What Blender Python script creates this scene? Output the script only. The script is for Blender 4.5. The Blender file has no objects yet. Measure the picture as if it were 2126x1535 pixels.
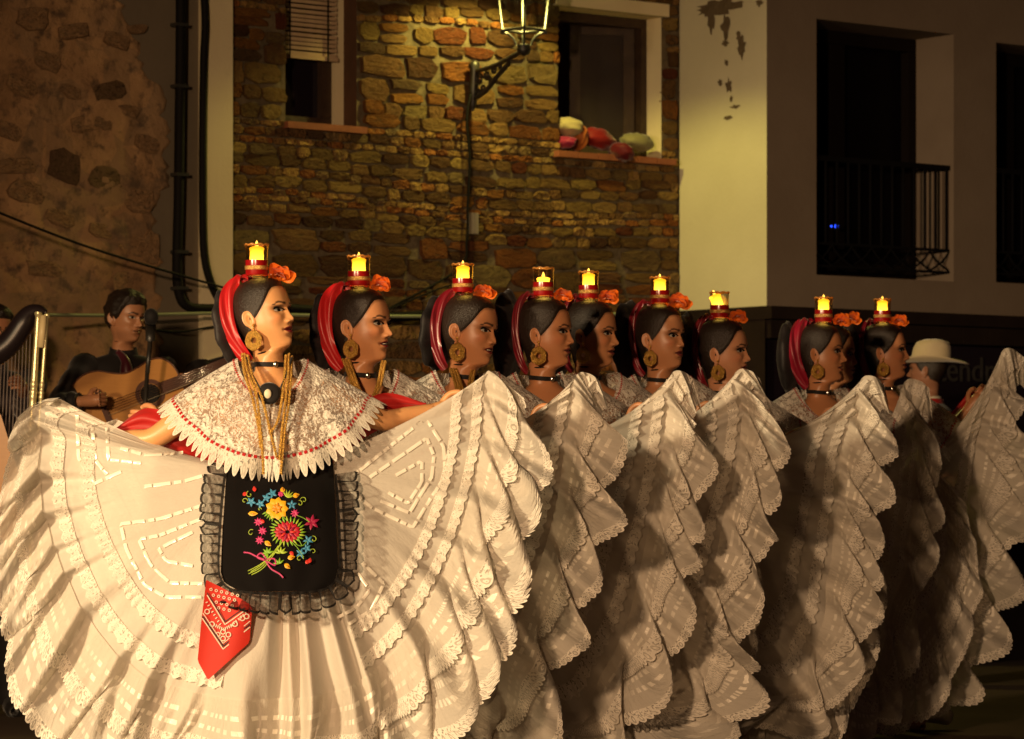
import bpy, math, random
import numpy as np
from mathutils import Vector, Matrix
random.seed(7)
SC = bpy.context.scene
COL = SC.collection
PI = math.pi

# ------------------------------------------------------------------ camera, world, lights
# Photograph 2126 x 1535 px; focal length 7000 px; level camera 1.03 m above the floor, rise by lens shift.
F, CX, HY, CZ = 7000.0, 1063.0, 991.0, 1.03
def P(px, py, D):
    return np.array([(px - CX) / F * D, D, CZ - (py - HY) / F * D])

cam_d = bpy.data.cameras.new('camera')
cam = bpy.data.objects.new('camera', cam_d); COL.objects.link(cam)
cam.location = (0, 0, CZ); cam.rotation_euler = (PI / 2, 0, 0)
cam_d.sensor_width = 36.0; cam_d.lens = 36.0 * F / 2126.0
cam_d.shift_y = (HY - 767.5) / 2126.0
cam_d.clip_start = 0.1; cam_d.clip_end = 200
cam_d.dof.use_dof = True; cam_d.dof.focus_distance = 10.4; cam_d.dof.aperture_fstop = 7.5
SC.camera = cam

world = bpy.data.worlds.new('World'); SC.world = world; world.use_nodes = True
bg = world.node_tree.nodes['Background']
bg.inputs['Color'].default_value = (0.55, 0.22, 0.20, 1); bg.inputs['Strength'].default_value = 0.012

def spot(name, loc, target, power, color, size_deg, blend, radius):
    d = bpy.data.lights.new(name, 'SPOT'); d.energy = power; d.color = color
    d.spot_size = math.radians(size_deg); d.spot_blend = blend; d.shadow_soft_size = radius
    o = bpy.data.objects.new(name, d); COL.objects.link(o); o.location = loc
    o.rotation_euler = (Vector(target) - Vector(loc)).to_track_quat('-Z', 'Y').to_euler()
    return o
# two stage floodlights beside the audience: one well to the left, one close to the camera
spot('stage_floodlight', (-5.8, 4.2, 2.5), (-1.4, 10.2, 1.05), 3900, (1.0, 0.735, 0.41), 42, 1.0, 0.32)
spot('stage_floodlight', (-2.3, 0.6, 2.6), (0.35, 11.8, 0.98), 2950, (1.0, 0.62, 0.33), 50, 1.0, 0.20)

SC.view_settings.view_transform = 'Standard'; SC.view_settings.look = 'None'
SC.view_settings.exposure = 0.0; SC.view_settings.gamma = 1.0; SC.view_settings.use_curve_mapping = False
SC.render.engine = 'CYCLES'
SC.cycles.use_denoising = True
SC.cycles.max_bounces = 6; SC.cycles.transparent_max_bounces = 24
SC.cycles.sample_clamp_indirect = 3.0

# ------------------------------------------------------------------ helpers
def vn(p, seed=0):
    """smooth value noise in -1..1 at points p (...,3)"""
    p = np.asarray(p, dtype=float)
    i = np.floor(p).astype(np.int64); f = p - i; f = f * f * (3 - 2 * f)
    def h(ix, iy, iz):
        n = (ix * 374761393 + iy * 668265263 + iz * 2147483647 + seed * 144665) & 0x7fffffff
        n = ((n ^ (n >> 13)) * 1274126177) & 0x7fffffff
        n = n ^ (n >> 16)
        return (n & 0xffff) / 32767.5 - 1.0
    r = 0
    for dx in (0, 1):
        wx = f[..., 0] if dx else 1 - f[..., 0]
        for dy in (0, 1):
            wy = f[..., 1] if dy else 1 - f[..., 1]
            for dz in (0, 1):
                wz = f[..., 2] if dz else 1 - f[..., 2]
                r = r + wx * wy * wz * h(i[..., 0] + dx, i[..., 1] + dy, i[..., 2] + dz)
    return r

def fbm(p, seed=0, oct=3):
    a, r, s = 1.0, 0, 0.0
    p = np.asarray(p, dtype=float)
    for k in range(oct):
        r = r + a * vn(p * (2 ** k), seed + k); s += a; a *= 0.5
    return r / s

def sstep(a, b, x):
    t = np.clip((np.asarray(x, float) - a) / (b - a), 0, 1); return t * t * (3 - 2 * t)

def crom(pts, n, closed=False):
    """Catmull-Rom through rows of pts, n samples, uniform in the control index"""
    p = np.asarray(pts, float); m = len(p)
    t = np.linspace(0, m - 1, n); i = np.clip(np.floor(t).astype(int), 0, m - 2); f = (t - i)[:, None]
    p0 = p[np.maximum(i - 1, 0)]; p1 = p[i]; p2 = p[i + 1]; p3 = p[np.minimum(i + 2, m - 1)]
    return 0.5 * (2 * p1 + (p2 - p0) * f + (2 * p0 - 5 * p1 + 4 * p2 - p3) * f ** 2 + (3 * p1 - p0 - 3 * p2 + p3) * f ** 3)

def resample(c, n):
    c = np.asarray(c, float); d = np.r_[0, np.cumsum(np.linalg.norm(np.diff(c[:, :3], axis=0), axis=1))]
    t = np.linspace(0, d[-1], n)
    return np.stack([np.interp(t, d, c[:, k]) for k in range(c.shape[1])], 1), d[-1]

ORG = {}     # world origin of every parent (no rotations are used on parents)
def root(name, loc, label=None, cat=None, group=None):
    o = bpy.data.objects.new(name, None); COL.objects.link(o); o.location = loc
    o.empty_display_size = 0.05; ORG[o.name] = np.array(loc, float)
    tag(o, label, cat, group); return o
def tag(o, label=None, cat=None, group=None, kind=None):
    if label: o['label'] = label
    if cat: o['category'] = cat
    if group: o['group'] = group
    if kind: o['kind'] = kind
    return o

def mk(name, V, Fc, m, parent=None, uv=None, smooth=True, loc=None, col=None, fmat=None, label=None):
    """one mesh object from world-space vertices; loc = its origin (or its parent's origin)"""
    V = np.asarray(V, float).reshape(-1, 3)
    org = ORG[parent.name] if parent is not None else (np.array(loc, float) if loc is not None else np.zeros(3))
    me = bpy.data.meshes.new(name)
    if isinstance(Fc, np.ndarray): Fc = Fc.tolist()
    me.from_pydata((V - org).tolist(), [], Fc)
    for mm in (m if isinstance(m, (list, tuple)) else [m]): me.materials.append(mm)
    if fmat is not None: me.polygons.foreach_set('material_index', np.asarray(fmat, dtype=np.int32))
    if smooth: me.polygons.foreach_set('use_smooth', np.ones(len(me.polygons), dtype=bool))
    if uv is not None:
        lay = me.uv_layers.new(name='UVMap'); idx = np.zeros(len(me.loops), dtype=np.int32)
        me.loops.foreach_get('vertex_index', idx)
        lay.data.foreach_set('uv', np.asarray(uv, dtype=np.float32).reshape(-1, 2)[idx].ravel())
    if col is not None:
        a = me.color_attributes.new(name='paint', type='FLOAT_COLOR', domain='POINT')
        c = np.ones((len(V), 4), dtype=np.float32); c[:, :3] = np.asarray(col).reshape(-1, 3)
        a.data.foreach_set('color', c.ravel())
    me.update()
    o = bpy.data.objects.new(name, me); COL.objects.link(o)
    if parent is not None:
        o.parent = parent; ORG[o.name] = ORG[parent.name]
    else:
        o.location = org; ORG[o.name] = org
    if label: o['label'] = label
    return o

def gridF(nu, nv, cu=False, cv=False, off=0):
    iu = np.arange(nu if cu else nu - 1); iv = np.arange(nv if cv else nv - 1)
    U, W = np.meshgrid(iu, iv, indexing='ij')
    a = U * nv + W; b = ((U + 1) % nu) * nv + W; c = ((U + 1) % nu) * nv + (W + 1) % nv; d = U * nv + (W + 1) % nv
    return np.stack([a, b, c, d], -1).reshape(-1, 4) + off

class MB:
    """collects pieces into one mesh"""
    def __init__(s): s.V = []; s.F = []; s.n = 0; s.UV = []
    def add(s, V, Fc, uv=None):
        V = np.asarray(V, float).reshape(-1, 3)
        s.F += [[int(i) + s.n for i in f] for f in (Fc.tolist() if isinstance(Fc, np.ndarray) else Fc)]
        s.V.append(V); s.n += len(V)
        s.UV.append(np.zeros((len(V), 2)) if uv is None else np.asarray(uv, float).reshape(-1, 2))
        return s
    def grid(s, G, cu=False, cv=False, uv=None):
        nu, nv = G.shape[:2]; return s.add(G, gridF(nu, nv, cu, cv), uv)
    def box(s, c, sx, sy, sz, ax=None):
        """box centred at c; ax = 3 axis vectors"""
        ax = np.eye(3) if ax is None else np.asarray(ax, float)
        V = [np.asarray(c, float) + ax[0] * sx / 2 * i + ax[1] * sy / 2 * j + ax[2] * sz / 2 * k
             for i in (-1, 1) for j in (-1, 1) for k in (-1, 1)]
        return s.add(V, [[0, 1, 3, 2], [4, 6, 7, 5], [0, 4, 5, 1], [2, 3, 7, 6], [0, 2, 6, 4], [1, 5, 7, 3]])
    def tube(s, pts, r, n=8, caps=True):
        pts = np.asarray(pts, float); m = len(pts); r = np.broadcast_to(np.asarray(r, float), (m,))
        T = np.gradient(pts, axis=0); T /= np.linalg.norm(T, axis=1)[:, None] + 1e-12
        ref = np.array([0, 0, 1.0]) if abs(T[0][2]) < 0.9 else np.array([1.0, 0, 0])
        N = np.cross(T[0], ref); N /= np.linalg.norm(N); G = np.zeros((m, n, 3)); a = np.arange(n) * 2 * PI / n
        for k in range(m):
            N = N - T[k] * N.dot(T[k]); N /= np.linalg.norm(N) + 1e-12; B = np.cross(T[k], N)
            G[k] = pts[k] + r[k] * (np.cos(a)[:, None] * N + np.sin(a)[:, None] * B)
        s.grid(G, cv=True)
        if caps:
            b = s.n - m * n
            s.F.append([b + i for i in range(n)][::-1]); s.F.append([b + (m - 1) * n + i for i in range(n)])
        return s
    def lathe(s, prof, c, n=20, axis=(0, 0, 1), cap=False):
        """prof rows (radius, height) about an axis through c"""
        A = np.asarray(axis, float); A /= np.linalg.norm(A)
        r0 = np.array([1.0, 0, 0]) if abs(A[0]) < 0.9 else np.array([0, 1.0, 0])
        X = r0 - A * A.dot(r0); X /= np.linalg.norm(X); Y = np.cross(A, X); a = np.arange(n) * 2 * PI / n
        G = np.array([[np.asarray(c, float) + A * h + r * (math.cos(t) * X + math.sin(t) * Y) for t in a] for r, h in prof])
        s.grid(G, cv=True)
        if cap:
            b = s.n - len(prof) * n
            s.F.append([b + i for i in range(n)][::-1]); s.F.append([b + (len(prof) - 1) * n + i for i in range(n)])
        return s
    def ball(s, c, rx, ry=None, rz=None, nu=10, nv=14, ax=None):
        ry = rx if ry is None else ry; rz = rx if rz is None else rz
        ax = np.eye(3) if ax is None else np.asarray(ax, float)
        th = np.linspace(0.02, PI - 0.02, nu); ph = np.arange(nv) * 2 * PI / nv
        TH, PH = np.meshgrid(th, ph, indexing='ij')
        G = (np.asarray(c, float) + (np.sin(TH) * np.cos(PH) * rx)[..., None] * ax[0] + (np.sin(TH) * np.sin(PH) * ry)[..., None] * ax[1]
             + (np.cos(TH) * rz)[..., None] * ax[2])
        return s.grid(G, cv=True)
    def make(s, name, m, parent=None, **k):
        if k.pop('useuv', False): k['uv'] = np.concatenate(s.UV)
        return mk(name, np.concatenate(s.V), s.F, m, parent, **k)

# ------------------------------------------------------------------ materials
class NT:
    def __init__(s, name):
        s.m = bpy.data.materials.new(name); s.m.use_nodes = True
        s.t = s.m.node_tree; s.t.nodes.clear(); s.out = s.t.nodes.new('ShaderNodeOutputMaterial')
    def n(s, typ, ins=None, **props):
        nd = s.t.nodes.new('ShaderNode' + typ)
        for k, v in props.items(): setattr(nd, k, v)
        for k, v in (ins or {}).items(): s.set(nd.inputs[k], v)
        return nd
    def set(s, sock, v):
        if isinstance(v, bpy.types.NodeSocket): s.t.links.new(v, sock)
        elif isinstance(v, bpy.types.Node): s.t.links.new(v.outputs[0], sock)
        else:
            if isinstance(v, (tuple, list)) and len(v) == 3 and sock.type == 'RGBA': v = (*v, 1)
            sock.default_value = v
    def math(s, op, a, b=0.0, c=0.0, clamp=False):
        nd = s.n('Math', {0: a, 1: b, 2: c}, operation=op); nd.use_clamp = clamp; return nd.outputs[0]
    def mix(s, f, a, b):
        nd = s.n('Mix', data_type='RGBA'); s.set(nd.inputs[0], f); s.set(nd.inputs[6], a); s.set(nd.inputs[7], b); return nd.outputs[2]
    def ramp(s, f, stops, interp='LINEAR'):
        nd = s.n('ValToRGB', {0: f}); cr = nd.color_ramp; cr.interpolation = interp
        while len(cr.elements) < len(stops): cr.elements.new(0.5)
        for e, (p, c) in zip(cr.elements, stops):
            e.position = p; e.color = (*c, 1) if len(c) == 3 else c
        return nd.outputs[0]
    def noise(s, scale, detail=3, rough=0.55, vec=None, dist=0.0):
        i = {'Scale': scale, 'Detail': detail, 'Roughness': rough, 'Distortion': dist}
        if vec is not None: i['Vector'] = vec
        return s.n('TexNoise', i).outputs[0]
    def bump(s, h, strength=0.4, dist=0.01):
        return s.n('Bump', {'Height': h, 'Strength': strength, 'Distance': dist}).outputs[0]
    def pbr(s, color, rough=0.6, spec=0.3, metal=0.0, normal=None, **extra):
        i = {'Base Color': color, 'Roughness': rough, 'Specular IOR Level': spec, 'Metallic': metal}
        if normal is not None: i['Normal'] = normal
        i.update(extra); return s.n('BsdfPrincipled', i).outputs[0]
    def done(s, sh):
        s.t.links.new(sh, s.out.inputs[0]); return s.m
    def obj(s): return s.n('TexCoord').outputs['Object']
    def uv(s): return s.n('TexCoord').outputs['UV']

def simple(name, c, rough=0.6, spec=0.3, metal=0.0, c2=None, nscale=8.0, bump=0.0, bscale=None, detail=4, **extra):
    t = NT(name); v = t.obj(); col = c
    if c2 is not None: col = t.mix(t.ramp(t.noise(nscale, detail, 0.6, v), [(0.3, (0, 0, 0)), (0.7, (1, 1, 1))]), c, c2)
    nm = t.bump(t.noise(bscale or nscale * 3, detail, 0.6, v), bump, 0.01) if bump else None
    return t.done(t.pbr(col, rough, spec, metal, nm, **extra))
def emit(name, c, strength):
    t = NT(name); return t.done(t.n('Emission', {'Color': c, 'Strength': strength}).outputs[0])
# ------------------------------------------------------------------ the place
M = {}
def ground_mat():
    t = NT('stone_floor'); v = t.obj()
    col = t.ramp(t.noise(0.9, 6, 0.65, v), [(0.3, (0.06, 0.042, 0.03)), (0.55, (0.10, 0.07, 0.048)), (0.75, (0.15, 0.105, 0.07))])
    st = t.n('Mapping', {'Vector': v, 'Scale': (1.2, 14.0, 1)}); w = t.noise(3.0, 4, 0.6, st.outputs[0])
    col = t.mix(t.math('MULTIPLY', w, 0.5), col, (0.05, 0.034, 0.024))
    return t.done(t.pbr(col, 0.75, 0.2, 0, t.bump(w, 0.35, 0.01)))
mk('ground', [(-40, -10, 0), (40, -10, 0), (40, 40, 0), (-40, 40, 0)], [[0, 1, 2, 3]], ground_mat())['kind'] = 'structure'

ANG = math.radians(38)
dv = np.array([math.cos(ANG), math.sin(ANG), 0]); nv_ = np.array([math.sin(ANG), -math.cos(ANG), 0]); zv = np.array([0, 0, 1.0])
class Wall:
    def __init__(s, O): s.O = np.array([O[0], O[1], 0.0])
    def at(s, a, n, z): return s.O + dv * a + nv_ * n + zv * z
    def px(s, px, py):
        """where the camera ray through a photograph pixel meets the wall plane: (along, height, depth)"""
        u = (px - CX) / F
        D = s.O.dot(nv_) / (u * nv_[0] + nv_[1])
        p = P(px, py, D); return (p - s.O).dot(dv), p[2], D
SW = Wall(P(470, 0, 16.5))                       # stone wall
AX = np.array([dv, nv_, zv])

def cells(a0, a1, z0, z1, ops):
    A = sorted({a0, a1, *[x for o in ops for x in o[:2] if a0 < x < a1]}); Z = sorted({z0, z1, *[x for o in ops for x in o[2:4] if z0 < x < z1]})
    for i in range(len(A) - 1):
        for j in range(len(Z) - 1):
            ca, cz = (A[i] + A[i + 1]) / 2, (Z[j] + Z[j + 1]) / 2
            if not any(o[0] < ca < o[1] and o[2] < cz < o[3] for o in ops): yield A[i], A[i + 1], Z[j], Z[j + 1]
def panel(mb, W, a0, a1, z0, z1, ops=(), n=0.0):
    for b0, b1, y0, y1 in cells(a0, a1, z0, z1, ops):
        mb.add([W.at(b0, n, y0), W.at(b1, n, y0), W.at(b1, n, y1), W.at(b0, n, y1)], [[0, 1, 2, 3]])
def reveal(mb, W, o, depth, n=0.0):
    a0, a1, z0, z1 = o
    for p, q in (((a0, z0), (a0, z1)), ((a0, z1), (a1, z1)), ((a1, z1), (a1, z0)), ((a1, z0), (a0, z0))):
        mb.add([W.at(p[0], n, p[1]), W.at(q[0], n, q[1]), W.at(q[0], n - depth, q[1]), W.at(p[0], n - depth, p[1])], [[0, 1, 2, 3]])
def wbox(mb, W, a0, a1, z0, z1, n0, n1):
    return mb.box(W.at((a0 + a1) / 2, (n0 + n1) / 2, (z0 + z1) / 2), a1 - a0, n1 - n0, z1 - z0, AX)

def plaster(name, c, c2, grime=0.3, bump=0.25, stain=(0.10, 0.07, 0.04)):
    t = NT(name); v = t.obj()
    col = t.mix(t.ramp(t.noise(1.6, 6, 0.6, v), [(0.35, (0, 0, 0)), (0.65, (1, 1, 1))]), c, c2)
    sp = t.ramp(t.noise(7.0, 6, 0.7, v), [(0.60, (0, 0, 0)), (0.72, (1, 1, 1))])
    col = t.mix(t.math('MULTIPLY', sp, grime), col, stain)
    return t.done(t.pbr(col, 0.85, 0.2, 0, t.bump(t.noise(45, 5, 0.65, v), bump, 0.006)))
M['cream'] = plaster('cream_plaster', (0.80, 0.70, 0.46), (0.74, 0.63, 0.40), 0.08)
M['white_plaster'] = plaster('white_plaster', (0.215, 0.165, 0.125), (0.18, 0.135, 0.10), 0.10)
M['old_plaster'] = plaster('grey_plaster', (0.17, 0.14, 0.10), (0.21, 0.17, 0.12), 0.3)
M['dark_wood'] = simple('dark_wood', (0.035, 0.02, 0.014), 0.5, 0.4, c2=(0.06, 0.035, 0.022), nscale=14, bump=0.3)
M['dark_glass'] = simple('unlit_glass', (0.004, 0.003, 0.004), 0.3, 0.05)
M['black_wood'] = simple('black_stained_wood', (0.008, 0.005, 0.004), 0.7, 0.1)
M['black_paint'] = simple('matt_black_railing', (0.006, 0.005, 0.005), 0.9, 0.05)
M['terracotta'] = simple('terracotta_sill', (0.30, 0.10, 0.05), 0.7, 0.3, c2=(0.22, 0.075, 0.04), nscale=9, bump=0.2)
M['black_metal'] = simple('black_iron', (0.015, 0.013, 0.012), 0.4, 0.5, c2=(0.03, 0.025, 0.02), nscale=20)
M['lamp_metal'] = simple('lantern_iron', (0.05, 0.05, 0.045), 0.35, 0.6, 0.3)
M['cable'] = simple('black_cable', (0.008, 0.007, 0.006), 0.7, 0.15)
M['room_dark'] = simple('dim_room_wall', (0.34, 0.24, 0.22), 0.9, 0.1)
t = NT('window_glass'); M['pane'] = t.done(t.pbr((0.012, 0.008, 0.012), 0.06, 0.5))

# ---- old rough wall on the left
la, lz, _ = SW.px(-60, 700); ra, _, _ = SW.px(344, 300); pa, _, _ = SW.px(412, 300); ea, _, _ = SW.px(473, 300)
wall_old = root('old_wall', SW.at(-1.6, 0, 0), 'rough old rubble wall with crumbling plaster behind the guitarist', 'wall')
mb = MB(); panel(mb, SW, -3.4, pa, 0, 5.0); panel(mb, SW, -3.4, pa, 0, 5.0, n=-0.3)
mb.make('plaster_face', M['old_plaster'], wall_old, smooth=False)
def rough_mat():
    t = NT('rubble_plaster'); v = t.obj()
    big = t.noise(2.2, 5, 0.6, v); fine = t.noise(11, 7, 0.7, v)
    col = t.ramp(big, [(0.28, (0.25, 0.145, 0.075)), (0.45, (0.41, 0.245, 0.125)), (0.6, (0.52, 0.32, 0.16)), (0.75, (0.36, 0.23, 0.13))])
    col = t.mix(t.ramp(fine, [(0.36, (1, 1, 1)), (0.5, (0, 0, 0))]), col, (0.13, 0.085, 0.055))
    vor = t.n('TexVoronoi', {'Vector': v, 'Scale': 6.5, 'Randomness': 1.0})
    col = t.mix(t.math('MULTIPLY', t.ramp(vor.outputs['Color'], [(0.55, (0, 0, 0)), (0.6, (1, 1, 1))]), 0.35), col, (0.20, 0.15, 0.10))
    return t.done(t.pbr(col, 0.95, 0.1, 0, t.bump(fine, 0.9, 0.02)))
NA, NZ = 170, 190
za0, zz1 = -3.3, 4.6
edge_y = np.array([-200, 0, 60, 120, 160, 200, 300, 400, 440, 520, 700, 1500]); edge_x = np.array([225, 235, 275, 290, 312, 345, 348, 345, 312, 326, 330, 330])
Zs = np.linspace(0.0, zz1, NZ); G = np.zeros((NZ, NA, 3))
for i, z in enumerate(Zs):
    py = HY - (z - CZ) * F / 16.2
    ex = np.interp(py, edge_y, edge_x) + 7 * math.sin(z * 31) + 5 * math.sin(z * 67 + 1) + 4 * math.sin(z * 140)
    a1 = SW.px(ex, 300)[0]
    for_a = np.linspace(za0, a1, NA); q = np.stack([for_a, np.full(NA, z), np.zeros(NA)], 1)
    d = 0.016 + 0.018 * fbm(q * 3.2, 3, 4) + 0.011 * fbm(q * 14, 9, 3); d = np.maximum(d, .002); d = np.where(np.arange(NA) >= NA - 1, -0.002, d)
    G[i] = [SW.at(a, dd, z) for a, dd in zip(for_a, d)]
M['rough'] = rough_mat()
mk('rubble_render', G, gridF(NZ, NA), M['rough'], wall_old)
# single rubble stones showing through the render
def blob_stone(rng, w, h, d, seed, n=11):
    a = np.arange(n) * 2 * PI / n + rng.uniform(-0.2, 0.2, n); r = 1 + rng.uniform(-0.13, 0.09, n)
    sq = 1 / np.maximum(np.abs(np.cos(a)), np.abs(np.sin(a))) ** 0.86
    x, z = np.cos(a) * r * sq * w / 2, np.sin(a) * r * sq * h / 2
    rings = [(1.0, -d), (1.0, d * 0.62), (0.955, d * 0.92), (0.6, d * 1.0)]
    tx_, tz_ = rng.uniform(-.35, .35, 2)
    V = [(x[k] * s_, y + (0 if y < 0 else (rng.uniform(-.12, .12) + tx_ * x[k] + tz_ * z[k]) * d), z[k] * s_) for s_, y in rings for k in range(n)] + [(0, d * rng.uniform(0.85, 1.1), 0)]
    Fc = [[i * n + k, i * n + (k + 1) % n, (i + 1) * n + (k + 1) % n, (i + 1) * n + k] for i in range(3) for k in range(n)]
    Fc += [[3 * n + k, 3 * n + (k + 1) % n, 4 * n] for k in range(n)]
    return V, Fc
def wall_stone_mat(name, c, c2):
    t = NT(name); v = t.obj(); rnd = t.n('ObjectInfo').outputs['Random']
    sc = t.n('Mapping', {'Vector': v}); t.set(sc.inputs['Location'], t.n('CombineXYZ', {0: t.math('MULTIPLY', rnd, 30), 1: t.math('MULTIPLY', rnd, 17)}).outputs[0])
    f = t.noise(1.1, 6, 0.65, sc.outputs[0]); f2 = t.noise(4.5, 6, 0.7, sc.outputs[0])
    col = t.mix(t.ramp(f, [(0.35, (0, 0, 0)), (0.65, (1, 1, 1))]), c, c2)
    hs = t.n('HueSaturation', {'Hue': t.math('ADD', t.math('MULTIPLY', rnd, 0.035), 0.485), 'Value': t.math('ADD', t.math('MULTIPLY', rnd, 0.7), 0.62), 'Color': col})
    col = t.mix(t.ramp(f2, [(0.30, (1, 1, 1)), (0.46, (0, 0, 0))]), hs.outputs[0], (0.07, 0.05, 0.03))
    return t.done(t.pbr(col, 0.85, 0.2, 0, t.bump(f2, 0.8, 0.25)))
SM = [wall_stone_mat('ochre_stone', (0.274, 0.150, 0.052), (0.206, 0.107, 0.037)), wall_stone_mat('sand_stone', (0.381, 0.215, 0.075), (0.290, 0.150, 0.052)),
      wall_stone_mat('rust_stone', (0.304, 0.101, 0.026), (0.198, 0.065, 0.019)), wall_stone_mat('brown_stone', (0.167, 0.077, 0.028), (0.107, 0.051, 0.022)),
      wall_stone_mat('grey_stone', (0.243, 0.150, 0.065), (0.167, 0.095, 0.042))]
rng = np.random.default_rng(5)
BASE = []
for k in range(18):
    V, Fc = blob_stone(rng, 1.0, 1.0, 1.0, k)
    me = bpy.data.meshes.new('stone'); me.from_pydata([tuple(map(float, v)) for v in V], [], Fc); me.materials.append(SM[0])
    BASE.append(me)
def add_stone(parent, W, a, z, w, h, d, n, mi, k, tilt=0.0):
    o = bpy.data.objects.new('stone', BASE[k]); COL.objects.link(o); o.parent = parent
    o.location = W.at(a, n, z) - ORG[parent.name]; o.rotation_euler = (0, tilt, PI + ANG); o.scale = (w, d, h)
    o.material_slots[0].link = 'OBJECT'; o.material_slots[0].material = SM[mi]
SM += [wall_stone_mat('rubble_stone', (0.24, 0.145, 0.078), (0.17, 0.10, 0.055)), wall_stone_mat('pale_rubble_stone', (0.37, 0.23, 0.12), (0.28, 0.17, 0.09))]
SM.append(M['rough'])
RM = {0: 6, 1: 6, 2: 6, 3: 6, 4: 6}
for (px, py, w, h, mi) in [(130, 345, 62, 70, 3), (215, 372, 64, 52, 3), (50, 400, 66, 48, 3), (222, 190, 62, 42, 3), (262, 232, 44, 26, 3), (215, 262, 26, 22, 3), (272, 510, 56, 46, 4),
                        (30, 345, 70, 34, 3), (180, 255, 66, 40, 0), (310, 515, 30, 70, 2), (65, 40, 60, 50, 3), (150, 65, 58, 34, 3), (95, 130, 52, 40, 0), (240, 85, 48, 34, 4), (282, 62, 36, 20, 1),
                        (18, 275, 44, 36, 2), (285, 420, 60, 50, 0), (120, 455, 58, 34, 0), (205, 480, 50, 30, 2), (40, 180, 60, 40, 0), (140, 190, 44, 30, 3), (300, 300, 50, 36, 1), (90, 560, 70, 34, 0), (250, 590, 40, 50, 4)]:
    a, z, D = SW.px(px, py); k = F / D
    add_stone(wall_old, SW, a, z, w / k / 0.79, h / k, 0.012, 0.014, 6 if (px, py) in ((130, 345), (215, 372), (222, 190)) else 7, rng.integers(18), rng.uniform(-.3, .3))

# ---- stone house: rubble masonry with a cream pilaster, a window with a blind and an open window
house = root('stone_house', SW.at(1.4, 0, 0), 'rubble stone house front with two recessed windows behind the dancers', 'house')
END = SW.px(1411, 300)[0]; TOP = 4.7
w1a, w1z, _ = SW.px(597, 252); w1b, _, _ = SW.px(745, 262); W1 = (w1a, w1b, SW.px(670, 258)[1], 4.1)
w2a, w2z, _ = SW.px(1163, 316); w2b = SW.px(1378, 316)[0]; W2 = (w2a, w2b, SW.px(1270, 322)[1], SW.px(1270, 24)[1])
t = NT('lime_mortar'); v = t.obj(); fz = t.noise(16, 6, 0.7, v)
M['mortar'] = t.done(t.pbr(t.ramp(fz, [(0.3, (0.09, 0.07, 0.045)), (0.6, (0.17, 0.13, 0.08)), (0.8, (0.24, 0.19, 0.12))]), 0.95, 0.1, 0, t.bump(fz, 0.9, 0.02)))
mb = MB(); panel(mb, SW, ea, END + 0.3, 0, TOP, [W1, W2], n=-0.02); panel(mb, SW, ea, END + 0.3, 0, TOP, [W1, W2], n=-0.40)
mb.make('mortar', M['mortar'], house, smooth=False)
mb = MB(); wbox(mb, SW, pa, ea, 0, TOP, -0.4, 0.045)
mb.make('pilaster', M['cream'], house, smooth=False, label='cream plastered pilaster beside the black cables')
# courses of stones
def overlaps(a0, a1, z0, z1, o): return a0 < o[1] and a1 > o[0] and z0 < o[3] and z1 > o[2]
stones = []; z = 0.9
while z < 4.25:
    hc = rng.choice([0.035, 0.050, 0.063, 0.078, 0.095, 0.118], p=[.13, .20, .25, .2, .14, .08]); a = ea + rng.uniform(-0.1, 0)
    while a < END:
        w = hc * rng.uniform(1.2, 3.4); w = min(max(w, 0.07), 0.29)
        split = hc > 0.085 and rng.random() < 0.4
        subs = [(z, hc * 0.5), (z + hc * 0.5, hc * 0.5)] if split else [(z, hc)]
        for zz, hh in subs:
            ww = w * (rng.uniform(0.85, 1.0) if split else 1)
            a0, a1, z0, z1 = max(a, ea + 0.004), min(a + ww, END - 0.004), zz, zz + hh
            for o in (W1, W2):
                if overlaps(a0, a1, z0, z1, o):
                    opts = [(o[0] - a0, 0), (a1 - o[1], 1), (o[2] - z0, 2), (z1 - o[3], 3)]; best = max(opts)
                    if best[0] < 0.035: a1 = a0; break
                    if best[1] == 0: a1 = o[0]
                    elif best[1] == 1: a0 = o[1]
                    elif best[1] == 2: z1 = o[2]
                    else: z0 = o[3]
            if a1 - a0 > 0.03 and z1 - z0 > 0.02:
                zj = 0.02 * math.sin(a * 2.3 + z * 3) + rng.uniform(-.006, .006)
                stones.append(((a0 + a1) / 2, (z0 + z1) / 2 + zj * (0 if any(abs(z0 - o[3]) < .1 or abs(z1 - o[2]) < .1 for o in (W1, W2)) else 1), a1 - a0, z1 - z0))
        a += w
    z += hc
vis = []
for s_ in stones:
    p = SW.at(s_[0], 0, s_[1]); px, py = CX + p[0] / p[1] * F, HY - (p[2] - CZ) / p[1] * F
    vis.append(((s_[2] * s_[3]) if (-20 < py < 665) else 0))
order = np.argsort(vis)[::-1]
rest = MB(); rest_m = []
for r_, i in enumerate(order):
    a, z, w, h = stones[i]; k = int(rng.integers(18)); mi = int(rng.choice(5, p=[.32, .20, .19, .20, .09])); d = rng.uniform(0.013, 0.024); tl = rng.uniform(-.035, .035)
    if r_ < 296: add_stone(house, SW, a, z, w * 0.95, h * 0.93, d, -0.018, mi, k, tl)
    else:
        V = np.array([v.co for v in BASE[k].vertices]) * (w * .95, d, h * .93)
        V = np.array([SW.at(a - x, -0.018 + y, z + q) for x, y, q in V]); Fc = [list(p.vertices) for p in BASE[k].polygons]
        rest.add(V, Fc); rest_m += [mi] * len(Fc)
if rest.n:
    o = rest.make('stone_filling', SM, house, fmat=rest_m, smooth=False); o['kind'] = 'stuff'
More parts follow.
